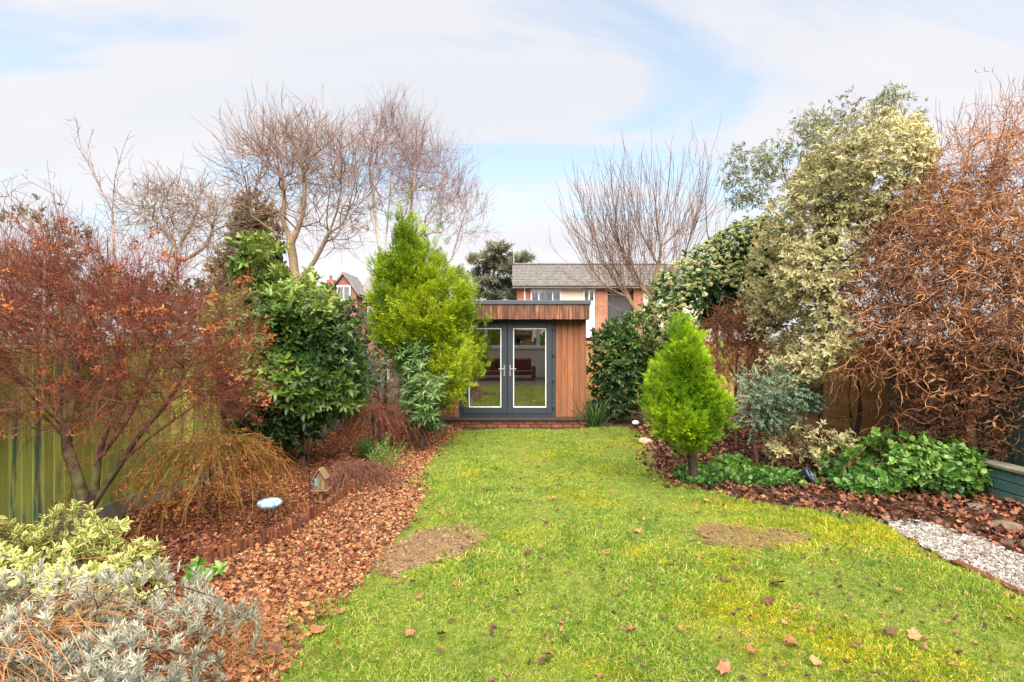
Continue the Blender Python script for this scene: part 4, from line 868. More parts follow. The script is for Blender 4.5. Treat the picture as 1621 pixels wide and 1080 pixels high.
# far evergreens
M_far2 = leaf_mat('pale evergreen', [(0, (0.12, 0.12, 0.07)), (0.5, (0.19, 0.19, 0.1)), (1, (0.3, 0.28, 0.15))], 0.7, 0.2, 0.3)
sp_far = [sprig_t(9, leaf_s(0.35, 0.3), 0.8, rg_, 65) for _ in range(2)]
leafy('evergreen_tree', 'round dark evergreen tree half hidden behind the red twigged tree', 14, [(8, 410), (25, 355), (55, 328), (90, 325), (118, 360), (130, 410), (110, 470), (20, 470)], 0.9, M_far2, sp_far, 900, 0.14, 0.26, 31, 'tree', [(70, 560), (70, 470)], B_dark, deep=0.25, amp=0.2, lump=3, part='crown', gaps=-0.3, r_base=0.08, ntips=160)
leafy('ivy_clad_conifer', 'brownish conical evergreen behind the bare trees', 28, [(400, 308), (415, 320), (432, 345), (445, 380), (462, 430), (470, 520), (345, 520), (355, 430), (362, 385), (380, 340)], 1.6, leaf_mat('brown evergreen', [(0, (0.05, 0.045, 0.025)), (0.5, (0.14, 0.11, 0.05)), (1, (0.24, 0.18, 0.08))], 0.8, 0.1, 0.15), sp_far, 2000, 0.38, 0.62, 32, 'tree', [(405, 560), (405, 450)], B_dark, deep=0.4, amp=0.15, lump=2.2, part='crown', r_base=0.15, ntips=80)
leafy('hedge', 'dark mixed evergreen hedge beyond the green fence', 13.5, [(-160, 470), (-60, 455), (60, 450), (160, 440), (260, 445), (380, 450), (470, 470), (560, 478), (600, 500), (600, 640), (-160, 640)], 0.5, M_far, sp_far, 2600, 0.22, 0.4, 33, 'hedge', deep=0.12, amp=0.14, lump=2.5)
# pine
rng = np.random.default_rng(41); pn = thing('pine_tree', at(785, 540, 38), 'dark spreading pine tree beside the tiled roof', 'tree'); pn.location.z = 0
w = Wood(20000); d = 38
w.line([Vector((at(780, 0, d).x, d, 0))]+px3([(778, 520), (775, 470), (782, 430), (786, 400)], d), -1, 0.5)
pads = [(790, 398, 18, 9), (768, 410, 18, 8), (752, 416, 12, 7), (812, 412, 18, 8), (832, 411, 11, 6), (786, 420, 20, 9), (758, 432, 14, 8), (805, 432, 16, 8), (770, 448, 18, 9), (800, 452, 18, 10), (752, 462, 14, 9), (782, 468, 20, 10), (810, 470, 12, 9), (740, 470, 10, 8)]
tp, PP = [], []
for (x, y, rx, ry) in pads:
    c = np.array(at(x, y, d)); s_ = d/FPX; k = int(rx*ry*0.34); u = norm(rng.normal(size=(k, 3)))*rng.uniform(.5, 1, (k, 1)); PP.append(c+u*[rx*s_, rx*s_*1.1, ry*s_*.8]+np.array([0, rng.uniform(-1, 1), 0])); tp.append(c); tp += list(PP[-1][:6])
w.grow(np.array(tp), rng, seg=0.5, k=0.6, w=0.15, up=-0.1, wig=0.12); obj('trunk', w.mesh('trunk', 0.012, 0.2, rng), B_dark, pn)
PP = np.concatenate(PP); tuft = sprig_t(16, strip_t(0.5, 0.09), 0.5, rng, 80); g = foliage(PP, norm(rng.normal(0, .7, PP.shape)+[0, 0, .6]), norm(rng.normal(size=PP.shape)), [tuft], 0.5, 0.85, rng, 42, 1.2)
obj('crown', fmesh('crown', g), M_pine, pn)
# pollarded fruit tree by the far house
def shoots_tree(name, label, d, lines, tgt, n, r_base, r_tip, mat, seed, T, **kw):
    rng = np.random.default_rng(seed); w = Wood(90000); f = px3(lines[0], d); w.line([Vector((f[0].x, f[0].y, 0))]+f, -1, 0.25)
    for l in lines[1:]: w.line(px3(l, d), None, 0.2)
    nb = w.n; lo_, hi_ = tgt; cand = [i for i in range(nb) if w.p[i][2] > kw.get('zmin', 2.4)]
    c0 = np.array(at(*kw['focus'], d))
    for q in range(n):
        i = cand[rng.integers(0, len(cand))]; p = w.p[i].copy(); out = p-c0; out[2] = 0; L_ = rng.uniform(lo_, hi_)*(1-0.45*min(1, np.linalg.norm(out)/3.2))
        dv = norm(norm(w.d[i]*0.3+out*kw.get('fan', 0.22)+rng.normal(0, .28, 3))*0.9+np.array([0, 0, .35])); cur = i; m = 6
        for j in range(m):
            dv = norm(dv+np.array([0, 0, kw.get('up', .2)])+rng.normal(0, .07, 3)); cur = w.add(w.p[cur]+dv*L_/m, cur)
            if rng.random() < kw.get('sub', .3):
                b2 = norm(dv+rng.normal(0, .4, 3)); c2 = cur
                for _ in range(3): b2 = norm(b2+np.array([0, 0, .15])+rng.normal(0, .08, 3)); c2 = w.add(w.p[c2]+b2*L_*0.09, c2)
    t = thing(name, (f[0].x, f[0].y, 0), label, 'tree'); wood_parts(t, w, r_tip, r_base, mat, rng, r_base*0.3)
    return t, w, rng
shoots_tree('pollarded_tree', 'leafless pruned tree with long upright shoots in front of the far brick house', 16,
    [[(1062, 560), (1040, 535), (1034, 505), (1033, 460), (1042, 420), (1046, 390), (1040, 360)], [(1040, 530), (1012, 500), (992, 470), (970, 440), (950, 405), (942, 375)], [(1034, 505), (1060, 460), (1085, 400), (1098, 355)], [(1033, 470), (1005, 440), (985, 400), (975, 360)], [(1046, 390), (1070, 370), (1085, 340)], [(1042, 420), (1020, 380), (1010, 350)], [(992, 470), (962, 455), (940, 430), (930, 405)], [(1046, 395), (1056, 360), (1060, 330)], [(1008, 500), (980, 440), (962, 395), (955, 360)], [(1020, 480), (1000, 420), (995, 370)]],
    (1.2, 3.0), 400, 0.16, 0.0048, B_poll, 43, 1.2, focus=(1025, 400), fan=0.07, up=0.22, zmin=2.9)
bare_tree('slender_bare_shrub', 'few thin bare upright stems behind the cream flowering shrub', 15, [[(1135, 520), (1134, 430), (1136, 360)], [(1134, 430), (1120, 370), (1117, 310)], [(1136, 400), (1150, 350), (1146, 300)]], [(1105, 300), (1120, 280), (1150, 285), (1165, 330), (1155, 400), (1115, 400)], 60, 0.03, 0.0045, B_poll, 44, T=0.4, seg=0.25, up=0.4, wig=0.05, k=2.2, w=0.05, cat='shrub')
# gum tree
t, w, bl, rng = bare_tree('gum_tree', 'tall airy gum tree with drooping olive leaves behind the variegated shrub', 15,
    [[(1300, 440), (1275, 380), (1260, 330), (1262, 280)], [(1275, 370), (1220, 330), (1180, 300), (1160, 270)], [(1262, 300), (1290, 250), (1330, 200), (1385, 160)], [(1260, 330), (1240, 270), (1230, 210)], [(1290, 400), (1360, 310), (1400, 250), (1430, 210)]],
    [(1140, 280), (1150, 250), (1175, 232), (1215, 235), (1228, 190), (1250, 165), (1290, 185), (1310, 160), (1345, 140), (1390, 130), (1425, 165), (1450, 190), (1470, 260), (1440, 330), (1350, 340), (1260, 340), (1190, 330), (1155, 310)], 620, 0.09, 0.004, B_grey, 45, T=1.0, seg=0.25, up=0.0, wig=0.15, k=1.0, w=0.12, outer=0.2)
e, ed = w.ends(); P = np.repeat(e, 14, 0)+rng.normal(0, .14, (len(e)*14, 3)); k = wav(P, 2.8, 5) > -0.05; P = P[k]
g = foliage(P, norm(rng.normal(0, .6, P.shape)+[0, 0, -.7]), norm(rng.normal(size=P.shape)), [sprig_t(5, leaf_s(0.9, 0.26), 0.6, rng, 60)], 0.1, 0.165, rng, 46, 1.5); obj('crown', fmesh('crown', g), M_euc, t)
# knobbly pollard on the far side of the willow
shoots_tree('knobbly_pollard', 'lichen covered pollard tree with knobbly limbs above the curly willow', 11,
    [[(1530, 480), (1520, 400), (1500, 330), (1480, 280), (1455, 255)], [(1515, 400), (1560, 320), (1590, 270), (1640, 230)], [(1500, 330), (1530, 270), (1535, 220), (1548, 180)], [(1560, 320), (1570, 250), (1560, 215)], [(1480, 280), (1490, 240), (1510, 235)], [(1590, 270), (1600, 215), (1620, 165)], [(1640, 240), (1660, 180), (1700, 140)]],
    (0.35, 1.2), 190, 0.085, 0.0035, bark_mat('lichen bark', TW(0.3, 0.13, 0.08), TW(0.2, 0.115, 0.065), TW(0.3, 0.2, 0.06)), 47, 1.0, focus=(1530, 400), fan=0.12, up=0.25, zmin=4.4, sub=.15)

# ================================================================== GARDEN, FENCE SIDE
pol = [(-140, 540), (-130, 430), (-40, 395), (40, 375), (110, 378), (150, 395), (210, 412), (270, 420), (310, 440), (345, 465), (368, 510), (370, 560), (362, 600), (362, 640), (340, 668), (300, 688), (240, 694), (150, 690), (70, 680), (-60, 665), (-130, 620)]
t, w, bl, rng = bare_tree('japanese_maple', 'red twigged small tree with a forked trunk in front of the green fence', 4.6,
    [[(142, 862), (140, 830), (136, 800), (124, 760), (108, 715), (100, 670), (80, 610)], [(138, 815), (150, 780), (154, 730), (168, 680), (170, 620), (160, 540)], [(142, 822), (160, 780), (190, 735), (220, 690), (262, 640), (300, 580)], [(108, 715), (112, 660), (120, 590), (118, 500)], [(190, 735), (240, 690), (310, 640), (360, 590)], [(154, 730), (210, 650), (240, 560), (255, 490)], [(100, 670), (50, 620), (0, 560)], [(168, 670), (190, 590), (200, 500)], [(108, 700), (60, 670), (10, 640)]],
    pol, 1900, 0.066, 0.0013, B_maple, 51, extra=[([(-60, 600), (60, 590), (180, 600), (300, 590), (350, 570), (365, 610), (350, 660), (310, 685), (240, 695), (120, 690), (0, 685), (-60, 670)], 450, .7)], T=0.85, seg=0.09, up=0.1, wig=0.1, k=1.4, w=0.05, outer=0.15, split=0.016, tw=[dict(n=4600, lmin=.14, lmax=.36, spread=.36, up=.08, sub=.7, tail=.2, out=np.array((-3.4, 4.6, 1.5)), outw=.6), dict(n=2600, lmin=.08, lmax=.2, spread=.5, up=.03, tail=.25, m=2, out=np.array((-3.4, 4.6, 1.5)), outw=.4)], post=lambda p: (p[:, 0] > (-4.0+0.082*(p[:, 1]-5.6)+0.04)) | (p[:, 2] > 1.85), cat='tree', maxseg=5)
e, ed = w.ends(); e, ed = e[e[:, 2] > 0.8], ed[e[:, 2] > 0.8]
i = rng.permutation(len(e)); cl = wav(e, 4.5, 77); sel = i[:230]; P = np.repeat(e[sel], 6, 0)+rng.normal(0, .028, (len(sel)*6, 3))
lf = sprig_t(4, leaf_s(0.8, 0.36, 0.3, 0.3), 0.4, rng, 75)
g = foliage(P, norm(rng.normal(0, .6, P.shape)+[0, 0, -.5]), norm(rng.normal(size=P.shape)), [lf], 0.025, 0.055, rng, 52, 3); obj('dead_leaves', fmesh('dead_leaves', g), M_dead, t)
# weeping yellow stems
b = at(335, 705, 5.75); t, w, rng = arching('weeping_shrub', 'low weeping shrub with yellow green arching stems under the red tree', tuple(b), 130, 0.8, 0.14, 0.78, B_yell, 53, (0.002, 0.0055), spread=0.1, sub=7)
obj('stem', tube([Vector((b.x, b.y, 0)), Vector((b.x-.02, b.y, .3)), b], 0.011), B_dark, t)
e, ed = w.ends(); e = e[e[:, 2] > .25]; sel = rng.permutation(len(e))[:620]; g = foliage(e[sel]+rng.normal(0, .03, (len(sel), 3)), norm(rng.normal(0, .6, (len(sel), 3))+[0, 0, -.5]), norm(rng.normal(size=(len(sel), 3))), [lf], 0.035, 0.06, rng, 54, 3); obj('dead_leaves', fmesh('dead_leaves', g), M_dead, t)
# laurel
lau = [sprig_t(9, leaf_t(0.62, 0.25, 0.2, 0.14), 0.55, rg_, 72, jit=.3) for _ in range(3)]
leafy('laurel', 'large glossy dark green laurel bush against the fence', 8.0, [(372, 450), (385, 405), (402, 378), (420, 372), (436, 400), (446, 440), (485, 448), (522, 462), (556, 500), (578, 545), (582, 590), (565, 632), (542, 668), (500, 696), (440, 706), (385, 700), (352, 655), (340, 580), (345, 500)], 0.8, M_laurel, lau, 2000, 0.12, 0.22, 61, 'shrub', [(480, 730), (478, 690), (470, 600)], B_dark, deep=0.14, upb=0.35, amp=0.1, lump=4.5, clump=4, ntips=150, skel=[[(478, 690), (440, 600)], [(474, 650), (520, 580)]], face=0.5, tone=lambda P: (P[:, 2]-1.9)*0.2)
# leggy grey shrub behind the laurel
leafy('grey_leaved_shrub', 'thin twiggy grey green shrub between laurel and golden conifer', 9.3, [(560, 560), (590, 540), (625, 560), (640, 600), (635, 650), (600, 660), (565, 650)], 0.45, M_blueg, [sprig_t(8, leaf_s(0.3, 0.12), 0.8, rg_, 60)], 420, 0.1, 0.17, 62, 'shrub', [(600, 730), (600, 670), (598, 620)], B_brownt, deep=0.12, gaps=-0.3, ntips=420, r_base=0.02)
leafy('rhododendron', 'broad leaved green shrub peeping out between laurel and conifer', 10.6, [(575, 505), (600, 490), (640, 498), (650, 530), (620, 560), (580, 545)], 0.4, M_bluel, [sprig_t(8, leaf_t(0.8, 0.2, 0.2, 0.3), 0.3, rg_, 85)], 130, 0.17, 0.26, 63, 'shrub', [(610, 640), (610, 560)], B_dark, upb=0.5, deep=0.1)
plu = [plume_t(np.random.default_rng(s), 12, 3, 0.065) for s in (1, 2, 3)]
leafy('golden_conifer', 'tall feathery golden green conifer beside the summerhouse', 10.3, [(646, 342), (658, 345), (668, 368), (688, 398), (712, 420), (735, 452), (755, 472), (764, 505), (762, 550), (752, 590), (736, 625), (705, 655), (660, 655), (625, 620), (606, 570), (600, 520), (592, 470), (582, 432), (586, 410), (606, 402), (622, 388), (632, 362)], 1.0, M_gold, plu, 3500, 0.2, 0.42, 64, 'tree', [(672, 690), (670, 640), (655, 480), (648, 380)], B_dark, deep=0.14, upb=1.05, outb=0.6, amp=0.15, lump=5.5, clump=5, part='crown', r_base=0.08, ntips=160, gaps=-1.4, taper=.6, inset=.12)
leafy('lanceolate_shrub', 'blue green narrow leaved shrub at the foot of the golden conifer', 9.15, [(625, 555), (655, 530), (690, 545), (716, 575), (728, 610), (724, 650), (700, 690), (650, 690), (628, 640)], 0.35, M_bluel, [sprig_t(8, leaf_s(0.55, 0.12, .1, .25), 0.5, rg_, 70)], 560, 0.13, 0.24, 65, 'shrub', [(668, 725), (668, 660)], B_dark, deep=0.12, upb=0.2, gaps=-0.5)
# brown broom mound
b = at(590, 648, 8.9); t, w, rng = arching('broom_mound', 'domed rust brown bare broom shrub in front of the golden conifer', tuple(b), 105, 0.78, 0.1, 0.62, B_rust, 66, (0.0026, 0.006), spread=0.1, sub=5)
obj('stem', tube([Vector((b.x, b.y, 0)), Vector((b.x+.03, b.y, .3)), b], 0.03), B_dark, t)
for k, (x0, x1, y0) in enumerate([(480, 484, 722), (470, 478, 728)]):
    pass
leafy('heather', 'small yellow green heather clump under the brown broom', 8.6, [(555, 725), (560, 700), (580, 695), (600, 705), (605, 728)], 0.25, M_ivy, [sprig_t(10, leaf_s(0.25, 0.08), 0.9, rg_, 40)], 260, 0.08, 0.14, 67, 'shrub', deep=0.05, upb=1.0, tone=lambda P: 0.25)
leafy('heather', 'second heather clump nearer the lawn below the brown broom', 8.0, [(590, 742), (598, 715), (620, 710), (632, 725), (634, 742)], 0.22, M_ivy, [sprig_t(10, leaf_s(0.25, 0.08), 0.9, rg_, 40)], 220, 0.08, 0.13, 68, 'shrub', deep=0.05, upb=1.0, tone=lambda P: 0.3)
b = gnd(560, 770); t, w, rng = arching('dead_grass_heap', 'collapsed heap of brown dead grass stems on the gravel edge', (b.x-.1, b.y+.15, 0.13), 420, 0.62, 0.07, 0.2, bark_mat('dead straw', TW(0.19, 0.085, 0.055), TW(0.12, 0.06, 0.04)), 69, (0.0025, 0.0035), 'plant', dirs=(-0.5, 0.9), spread=0.12, sub=0, low=0.015)
# variegated bush and lavender by the camera
eu = [sprig_t(9, leaf_t(0.5, 0.27, 0.15, 0.15), 0.55, rg_, 75) for _ in range(3)]
leafy('variegated_euonymus', 'cream and yellow variegated low bush beside the grey lavender', 3.9, [(-160, 850), (-60, 832), (20, 832), (80, 838), (130, 850), (140, 828), (158, 832), (170, 852), (215, 862), (240, 890), (245, 915), (262, 940), (240, 970), (180, 985), (60, 985), (-160, 985)], 0.42, M_euon, eu, 1350, 0.085, 0.13, 71, 'shrub', [(100, 960), (100, 920)], B_dark, deep=0.07, upb=0.55, amp=0.05, lump=7, clump=9, ntips=150, r_base=0.012, face=0.4)
lav = [sprig_t(22, strip_t(0.5, 0.085, 0.15), 0.75, rg_, 50, jit=.3) for _ in range(3)]
t, bl, rng = leafy('lavender', 'silver grey lavender bush in the near corner', 2.95, [(-160, 950), (-60, 935), (20, 928), (90, 930), (150, 945), (200, 938), (260, 945), (310, 962), (360, 985), (395, 1010), (385, 1060), (330, 1085), (100, 1090), (-160, 1090)], 0.45, M_lav, lav, 1250, 0.055, 0.1, 72, 'shrub', [(150, 1080), (150, 1040)], B_dark, deep=0.07, upb=0.9, outb=0.6, amp=0.05, lump=8, clump=6, ntips=300, r_base=0.012)
b = at(-60, 1040, 2.75); t, w, rng = arching('dead_stem_tangle', 'tangle of arching orange dead stems over the lavender', (b.x, b.y, 0.14), 260, 0.95, 0.3, 0.3, B_straw, 73, (0.0018, 0.0034), 'plant', dirs=(-0.15, 0.55), spread=0.13, sub=1)
b = at(330, 1060, 3.1); t, w, rng = arching('dead_stem_clump', 'clump of fine orange dead stems between lavender and lawn', (b.x, b.y, 0.03), 170, 0.42, 0.16, 0.1, B_straw, 74, (0.0012, 0.002), 'plant', dirs=(0.9, 0.9), spread=0.09, sub=1)
leafy('primrose', 'small bright green leafy plant in the mulch by the log edging', gnd(312, 925).y, [(285, 925), (295, 908), (320, 900), (342, 905), (340, 922), (315, 932)], 0.1, M_ivy, [sprig_t(8, leaf_t(0.8, 0.45), 0.12, rg_, 80)], 26, 0.06, 0.1, 75, 'plant', deep=0.03, tone=lambda P: 0.35)

# ================================================================== GARDEN, WILLOW SIDE
plu2 = [plume_t(np.random.default_rng(s), 11, 3, 0.07) for s in (5, 6, 7)]
leafy('small_golden_conifer', 'small egg shaped lime green conifer on a short bare trunk at the lawn edge', 7.05, [(1076, 497), (1088, 499), (1100, 520), (1110, 545), (1124, 560), (1134, 588), (1146, 625), (1147, 665), (1136, 698), (1112, 722), (1082, 728), (1054, 716), (1030, 692), (1016, 655), (1018, 615), (1030, 580), (1042, 554), (1056, 534), (1064, 514), (1070, 502)], 0.5, M_lime, plu2, 3300, 0.1, 0.21, 81, 'tree', [(1100, 770), (1096, 735), (1090, 690), (1088, 560)], B_dark, deep=0.07, upb=1.05, outb=0.6, amp=0.06, lump=9, clump=8, part='crown', r_base=0.055, ntips=150, taper=.6, inset=.2, gaps=-1.6, skel=[[(1096, 738), (1070, 715), (1045, 690)], [(1096, 738), (1120, 712), (1140, 690)]])
cam_t = [sprig_t(8, leaf_t(0.6, 0.28, 0.2, 0.14), 0.5, rg_, 72) for _ in range(2)]
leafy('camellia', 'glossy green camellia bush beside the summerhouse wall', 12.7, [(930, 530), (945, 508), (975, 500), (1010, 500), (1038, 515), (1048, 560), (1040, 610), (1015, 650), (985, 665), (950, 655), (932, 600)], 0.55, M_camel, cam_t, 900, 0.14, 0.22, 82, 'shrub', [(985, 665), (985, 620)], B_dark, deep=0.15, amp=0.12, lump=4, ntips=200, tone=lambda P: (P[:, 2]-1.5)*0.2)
w = Wood(12000); b = gnd(940, 678); rng = np.random.default_rng(83)
P = np.tile(np.array(b), (110, 1))+rng.normal(0, .07, (110, 3))*[1, 1, 0]; g = foliage(P, norm(rng.normal(0, .5, P.shape)+[0, 0, 1.0]), norm(rng.normal(size=P.shape)*[1, 1, .2]), [strip_t(1, 0.035, 0.35)], 0.4, 0.85, rng, 84, 3); t = thing('strap_leaf_plant', b, 'clump of dark strap leaves at the summerhouse corner', 'plant'); obj('leaves', fmesh('leaves', g), M_camel, t)
vt = [sprig_t(9, leaf_t(0.55, 0.25, 0.2, 0.2), 0.5, rg_, 75) for _ in range(2)]
vpoly = [(1040, 525), (1042, 480), (1062, 440), (1095, 405), (1130, 375), (1165, 358), (1200, 352), (1235, 380), (1250, 450), (1230, 520), (1190, 545), (1140, 520), (1105, 500), (1085, 540), (1055, 560), (1036, 550)]
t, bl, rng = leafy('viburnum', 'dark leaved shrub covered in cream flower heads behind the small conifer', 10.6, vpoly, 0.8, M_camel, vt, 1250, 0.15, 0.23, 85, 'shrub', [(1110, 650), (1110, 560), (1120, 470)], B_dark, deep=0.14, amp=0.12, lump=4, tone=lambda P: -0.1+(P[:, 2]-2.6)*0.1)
P, nm = bl.shell(2600, 0.03, 0.75); P = P+nm*(0.12*wav(P, 4, 86)+0.05)[:, None]; kk = (nm[:, 2] > -0.25); P, nm = P[kk], nm[kk]
head = sprig_t(11, leaf_s(0.48, 0.42), 0.12, rng, 95); g = foliage(P, norm(nm+[0, 0, .8]), norm(rng.normal(size=P.shape)), [head], 0.05, 0.11, rng, 87, 2); obj('flower_heads', fmesh('flower_heads', g), M_cream_l, t)
bare_tree('twiggy_brown_bush', 'dense tangle of bare reddish brown twigs behind the small conifer', 9.4, [[(1165, 660), (1165, 600), (1168, 550)], [(1165, 600), (1140, 550), (1130, 520)], [(1165, 600), (1195, 550), (1200, 510)]], [(1096, 545), (1125, 492), (1165, 478), (1205, 480), (1225, 520), (1222, 580), (1205, 625), (1150, 625), (1105, 590)], 1000, 0.025, 0.0032, B_brownt, 88, T=0.5, seg=0.12, wig=0.3, up=0.0, k=.6, w=.05, cat='shrub', tw=[dict(n=1500, lmin=.15, lmax=.4, spread=.6, up=.1, tail=.1)])
el = [sprig_t(8, leaf_t(0.5, 0.24, 0.2, 0.15), 0.55, rg_, 72) for _ in range(3)]
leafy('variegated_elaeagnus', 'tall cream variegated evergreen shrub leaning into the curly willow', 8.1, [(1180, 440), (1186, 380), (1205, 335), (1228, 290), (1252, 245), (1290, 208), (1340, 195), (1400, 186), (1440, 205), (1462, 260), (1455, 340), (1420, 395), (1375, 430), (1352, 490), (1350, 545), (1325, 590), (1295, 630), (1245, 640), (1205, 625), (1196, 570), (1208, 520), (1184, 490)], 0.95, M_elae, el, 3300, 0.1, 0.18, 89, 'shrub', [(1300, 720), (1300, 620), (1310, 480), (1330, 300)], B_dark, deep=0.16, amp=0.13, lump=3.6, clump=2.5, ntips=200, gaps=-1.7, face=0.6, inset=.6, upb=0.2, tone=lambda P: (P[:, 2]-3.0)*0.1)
leafy('cotoneaster', 'grey green small leaved shrub spreading beside the small conifer', 7.9, [(1160, 610), (1180, 588), (1225, 580), (1270, 590), (1305, 612), (1318, 640), (1300, 660), (1262, 655), (1245, 690), (1200, 695), (1168, 670)], 0.4, M_blueg, [sprig_t(14, leaf_s(0.22, 0.13), 0.9, rg_, 65)], 900, 0.1, 0.18, 90, 'shrub', [(1200, 760), (1195, 690), (1210, 630)], B_brownt, deep=0.12, amp=0.08, lump=6, upb=-0.05, gaps=-0.9, ntips=260, skel=[[(1195, 690), (1240, 640), (1300, 640)]])
leafy('low_variegated_shrub', 'low pale edged variegated shrub above the plant pot', 7.7, [(1190, 720), (1200, 685), (1240, 670), (1290, 680), (1330, 700), (1345, 722), (1290, 738), (1220, 740)], 0.3, M_elae, el, 260, 0.1, 0.16, 91, 'shrub', [(1250, 770), (1255, 730)], B_brownt, deep=0.1, upb=0.0, gaps=-0.5, ntips=160, r_base=0.015, tone=lambda P: -0.2)
ivyl = [sprig_t(7, (lambda v: (v[0]*[1, 1, 1], v[1], v[2]))(leaf_t(0.5, 0.52, 0.1, 0.15)), 0.5, rg_, 80) for _ in range(2)]
leafy('ivy_mound', 'rounded mound of glossy green ivy below the twin trunks', 6.95, [(1300, 775), (1315, 745), (1345, 718), (1385, 698), (1430, 688), (1475, 690), (1512, 705), (1528, 735), (1518, 765), (1470, 790), (1400, 792), (1340, 790)], 0.55, M_ivy, ivyl, 1100, 0.1, 0.16, 92, 'plant', [(1420, 770), (1420, 740)], B_brownt, deep=0.08, upb=0.3, amp=0.06, lump=6, face=1.0)
# creeping ivy over the bed
rng = np.random.default_rng(93); P = np.stack([rng.uniform(2.1, 4.6, 2600), rng.uniform(5.6, 8.4, 2600), np.zeros(2600)], 1)
line_ = 2.5+(6.55-P[:, 1])*1.35; k = (wav(P, 2.6, 94) > 0.1) & (P[:, 0] > np.where(P[:, 1] < 6.9, line_+0.25, 2.15)); P = P[k]; P[:, 2] = rng.uniform(.02, .1, len(P))+.1*np.clip(wav(P, 3.1, 90), 0, 1)
g = foliage(P, norm(rng.normal(size=P.shape)*[1, 1, .3]+[0, 0, .25]), norm(rng.normal(0, .4, P.shape)+[0, 0, 1]), ivyl, 0.08, 0.13, rng, 95, 3, -0.05)
o = obj('ivy_ground_cover', fmesh('ivy_ground_cover', g), M_ivy); tag(o, 'creeping green ivy covering the bed behind the small conifer', 'ivy', kind='stuff')
# curly willow: trunks along the fence, a wall of corkscrew twigs
wp = [(1348, 560), (1352, 480), (1372, 430), (1392, 395), (1400, 345), (1440, 300), (1475, 270), (1500, 240), (1545, 190), (1600, 150), (1690, 140), (1790, 200), (1830, 420), (1830, 640), (1720, 740), (1620, 760), (1540, 745), (1490, 720), (1430, 690), (1412, 640), (1385, 620), (1366, 600)]
t, w, bl, rng = bare_tree('curly_willow', 'huge corkscrew willow with a dense tangle of orange curly twigs', 6.9,
    [[(1540, 760), (1540, 720), (1535, 660), (1545, 580), (1530, 480), (1500, 400), (1480, 330)], [(1535, 660), (1580, 600), (1600, 500), (1590, 400), (1570, 300), (1580, 230)], [(1545, 580), (1490, 540), (1440, 480), (1420, 430)], [(1530, 480), (1560, 400), (1540, 310)], [(1580, 600), (1640, 520), (1680, 420), (1680, 300)], [(1535, 660), (1465, 620), (1425, 580), (1395, 550)], [(1500, 420), (1440, 390), (1400, 400)], [(1540, 720), (1600, 680), (1680, 620)]],
    wp, 3000, 0.055, 0.0028, B_willow, 96, T=0.75, seg=0.06, up=-0.05, wig=0.12, curl=0.032, curl_n=3.2, k=0.7, w=0.04, outer=0.3, split=0.016, maxseg=10, yslope=-0.25, tw=[dict(n=4200, lmin=.22, lmax=.6, spread=.6, up=-.06, m=7, tail=.15, curl=.022)], post=lambda p: (p[:, 0] < 5.85+9*(p[:, 2] > 1.85)) & ~((p[:, 0]/p[:, 1] < 0.66) & (p[:, 2] < 1.35)))
e, ed = w.ends(); P = np.concatenate([bl.volume(16500, .1), e+rng.normal(0, .05, e.shape)]); kk = (wav(P, 2.5, 97) > -0.5) & (P[:, 2] < 4.6+0.5*wav(P, 1.5, 96)) & ~((P[:, 0]/P[:, 1] < 0.66) & (P[:, 2] < 1.4)) & ((P[:, 0] < 5.85) | (P[:, 2] > 1.85)); P = P[kk]
g = foliage(P, norm(rng.normal(0, .7, P.shape)+[0, 0, -.4]), norm(rng.normal(size=P.shape)), [sprig_t(3, leaf_s(0.9, 0.24, .3, .4), 0.4, rng, 80)], 0.04, 0.08, rng, 98, 3); obj('dry_leaves', fmesh('dry_leaves', g), M_brownleaf, t)
P = bl.volume(6000, .1); P = P[(P[:, 2] > 0.5) & ~((P[:, 0]/P[:, 1] < 0.68) & (P[:, 2] < 1.5)) & (P[:, 2] < 3.3+0.4*wav(P, 1.5, 92)) & ((P[:, 0] < 5.85) | (P[:, 2] > 1.85))]; g = foliage(P, norm(rng.normal(0, .7, P.shape)+[0, 0, -.4]), norm(rng.normal(size=P.shape)), [sprig_t(3, leaf_s(0.9, 0.3, .3, .4), 0.4, rng, 80)], 0.06, 0.11, rng, 93, 3, -0.12); obj('dry_leaves', fmesh('dry_leaves', g), M_brownleaf, t)
w2 = Wood(60000); N0 = w.n; roots = rng.integers(200, N0, 1300)
for i in roots:
    if w.p[i][1] > 7.3 and rng.random() < .7: continue
    dv = norm(rng.normal(size=3)*[1, .7, 1]+[0, -.5, 0]); cur = w2.add(w.p[i], -1); a1 = norm(np.cross(dv, rng.normal(size=3))); a2 = np.cross(dv, a1); ph = rng.uniform(0, 6.28); L0 = rng.uniform(.25, .6); amp = rng.uniform(.012, .035); b0_ = w.p[i].copy(); tw_ = rng.uniform(1.2, 2.6)
    for j in range(1, 13):
        u = j/12; cur = w2.add(b0_+dv*L0*u+(a1*(math.sin(ph+tw_*6.28*u)-math.sin(ph))+a2*(math.cos(ph+tw_*6.28*u)-math.cos(ph)))*amp+np.array([0, 0, -.1*u*u]), cur)
obj('curly_twigs', w2.mesh('curly_twigs', 0.0034, 0.006, rng), bark_mat('orange curl bark', TW(0.62, 0.3, 0.12), TW(0.5, 0.24, 0.1)), t)
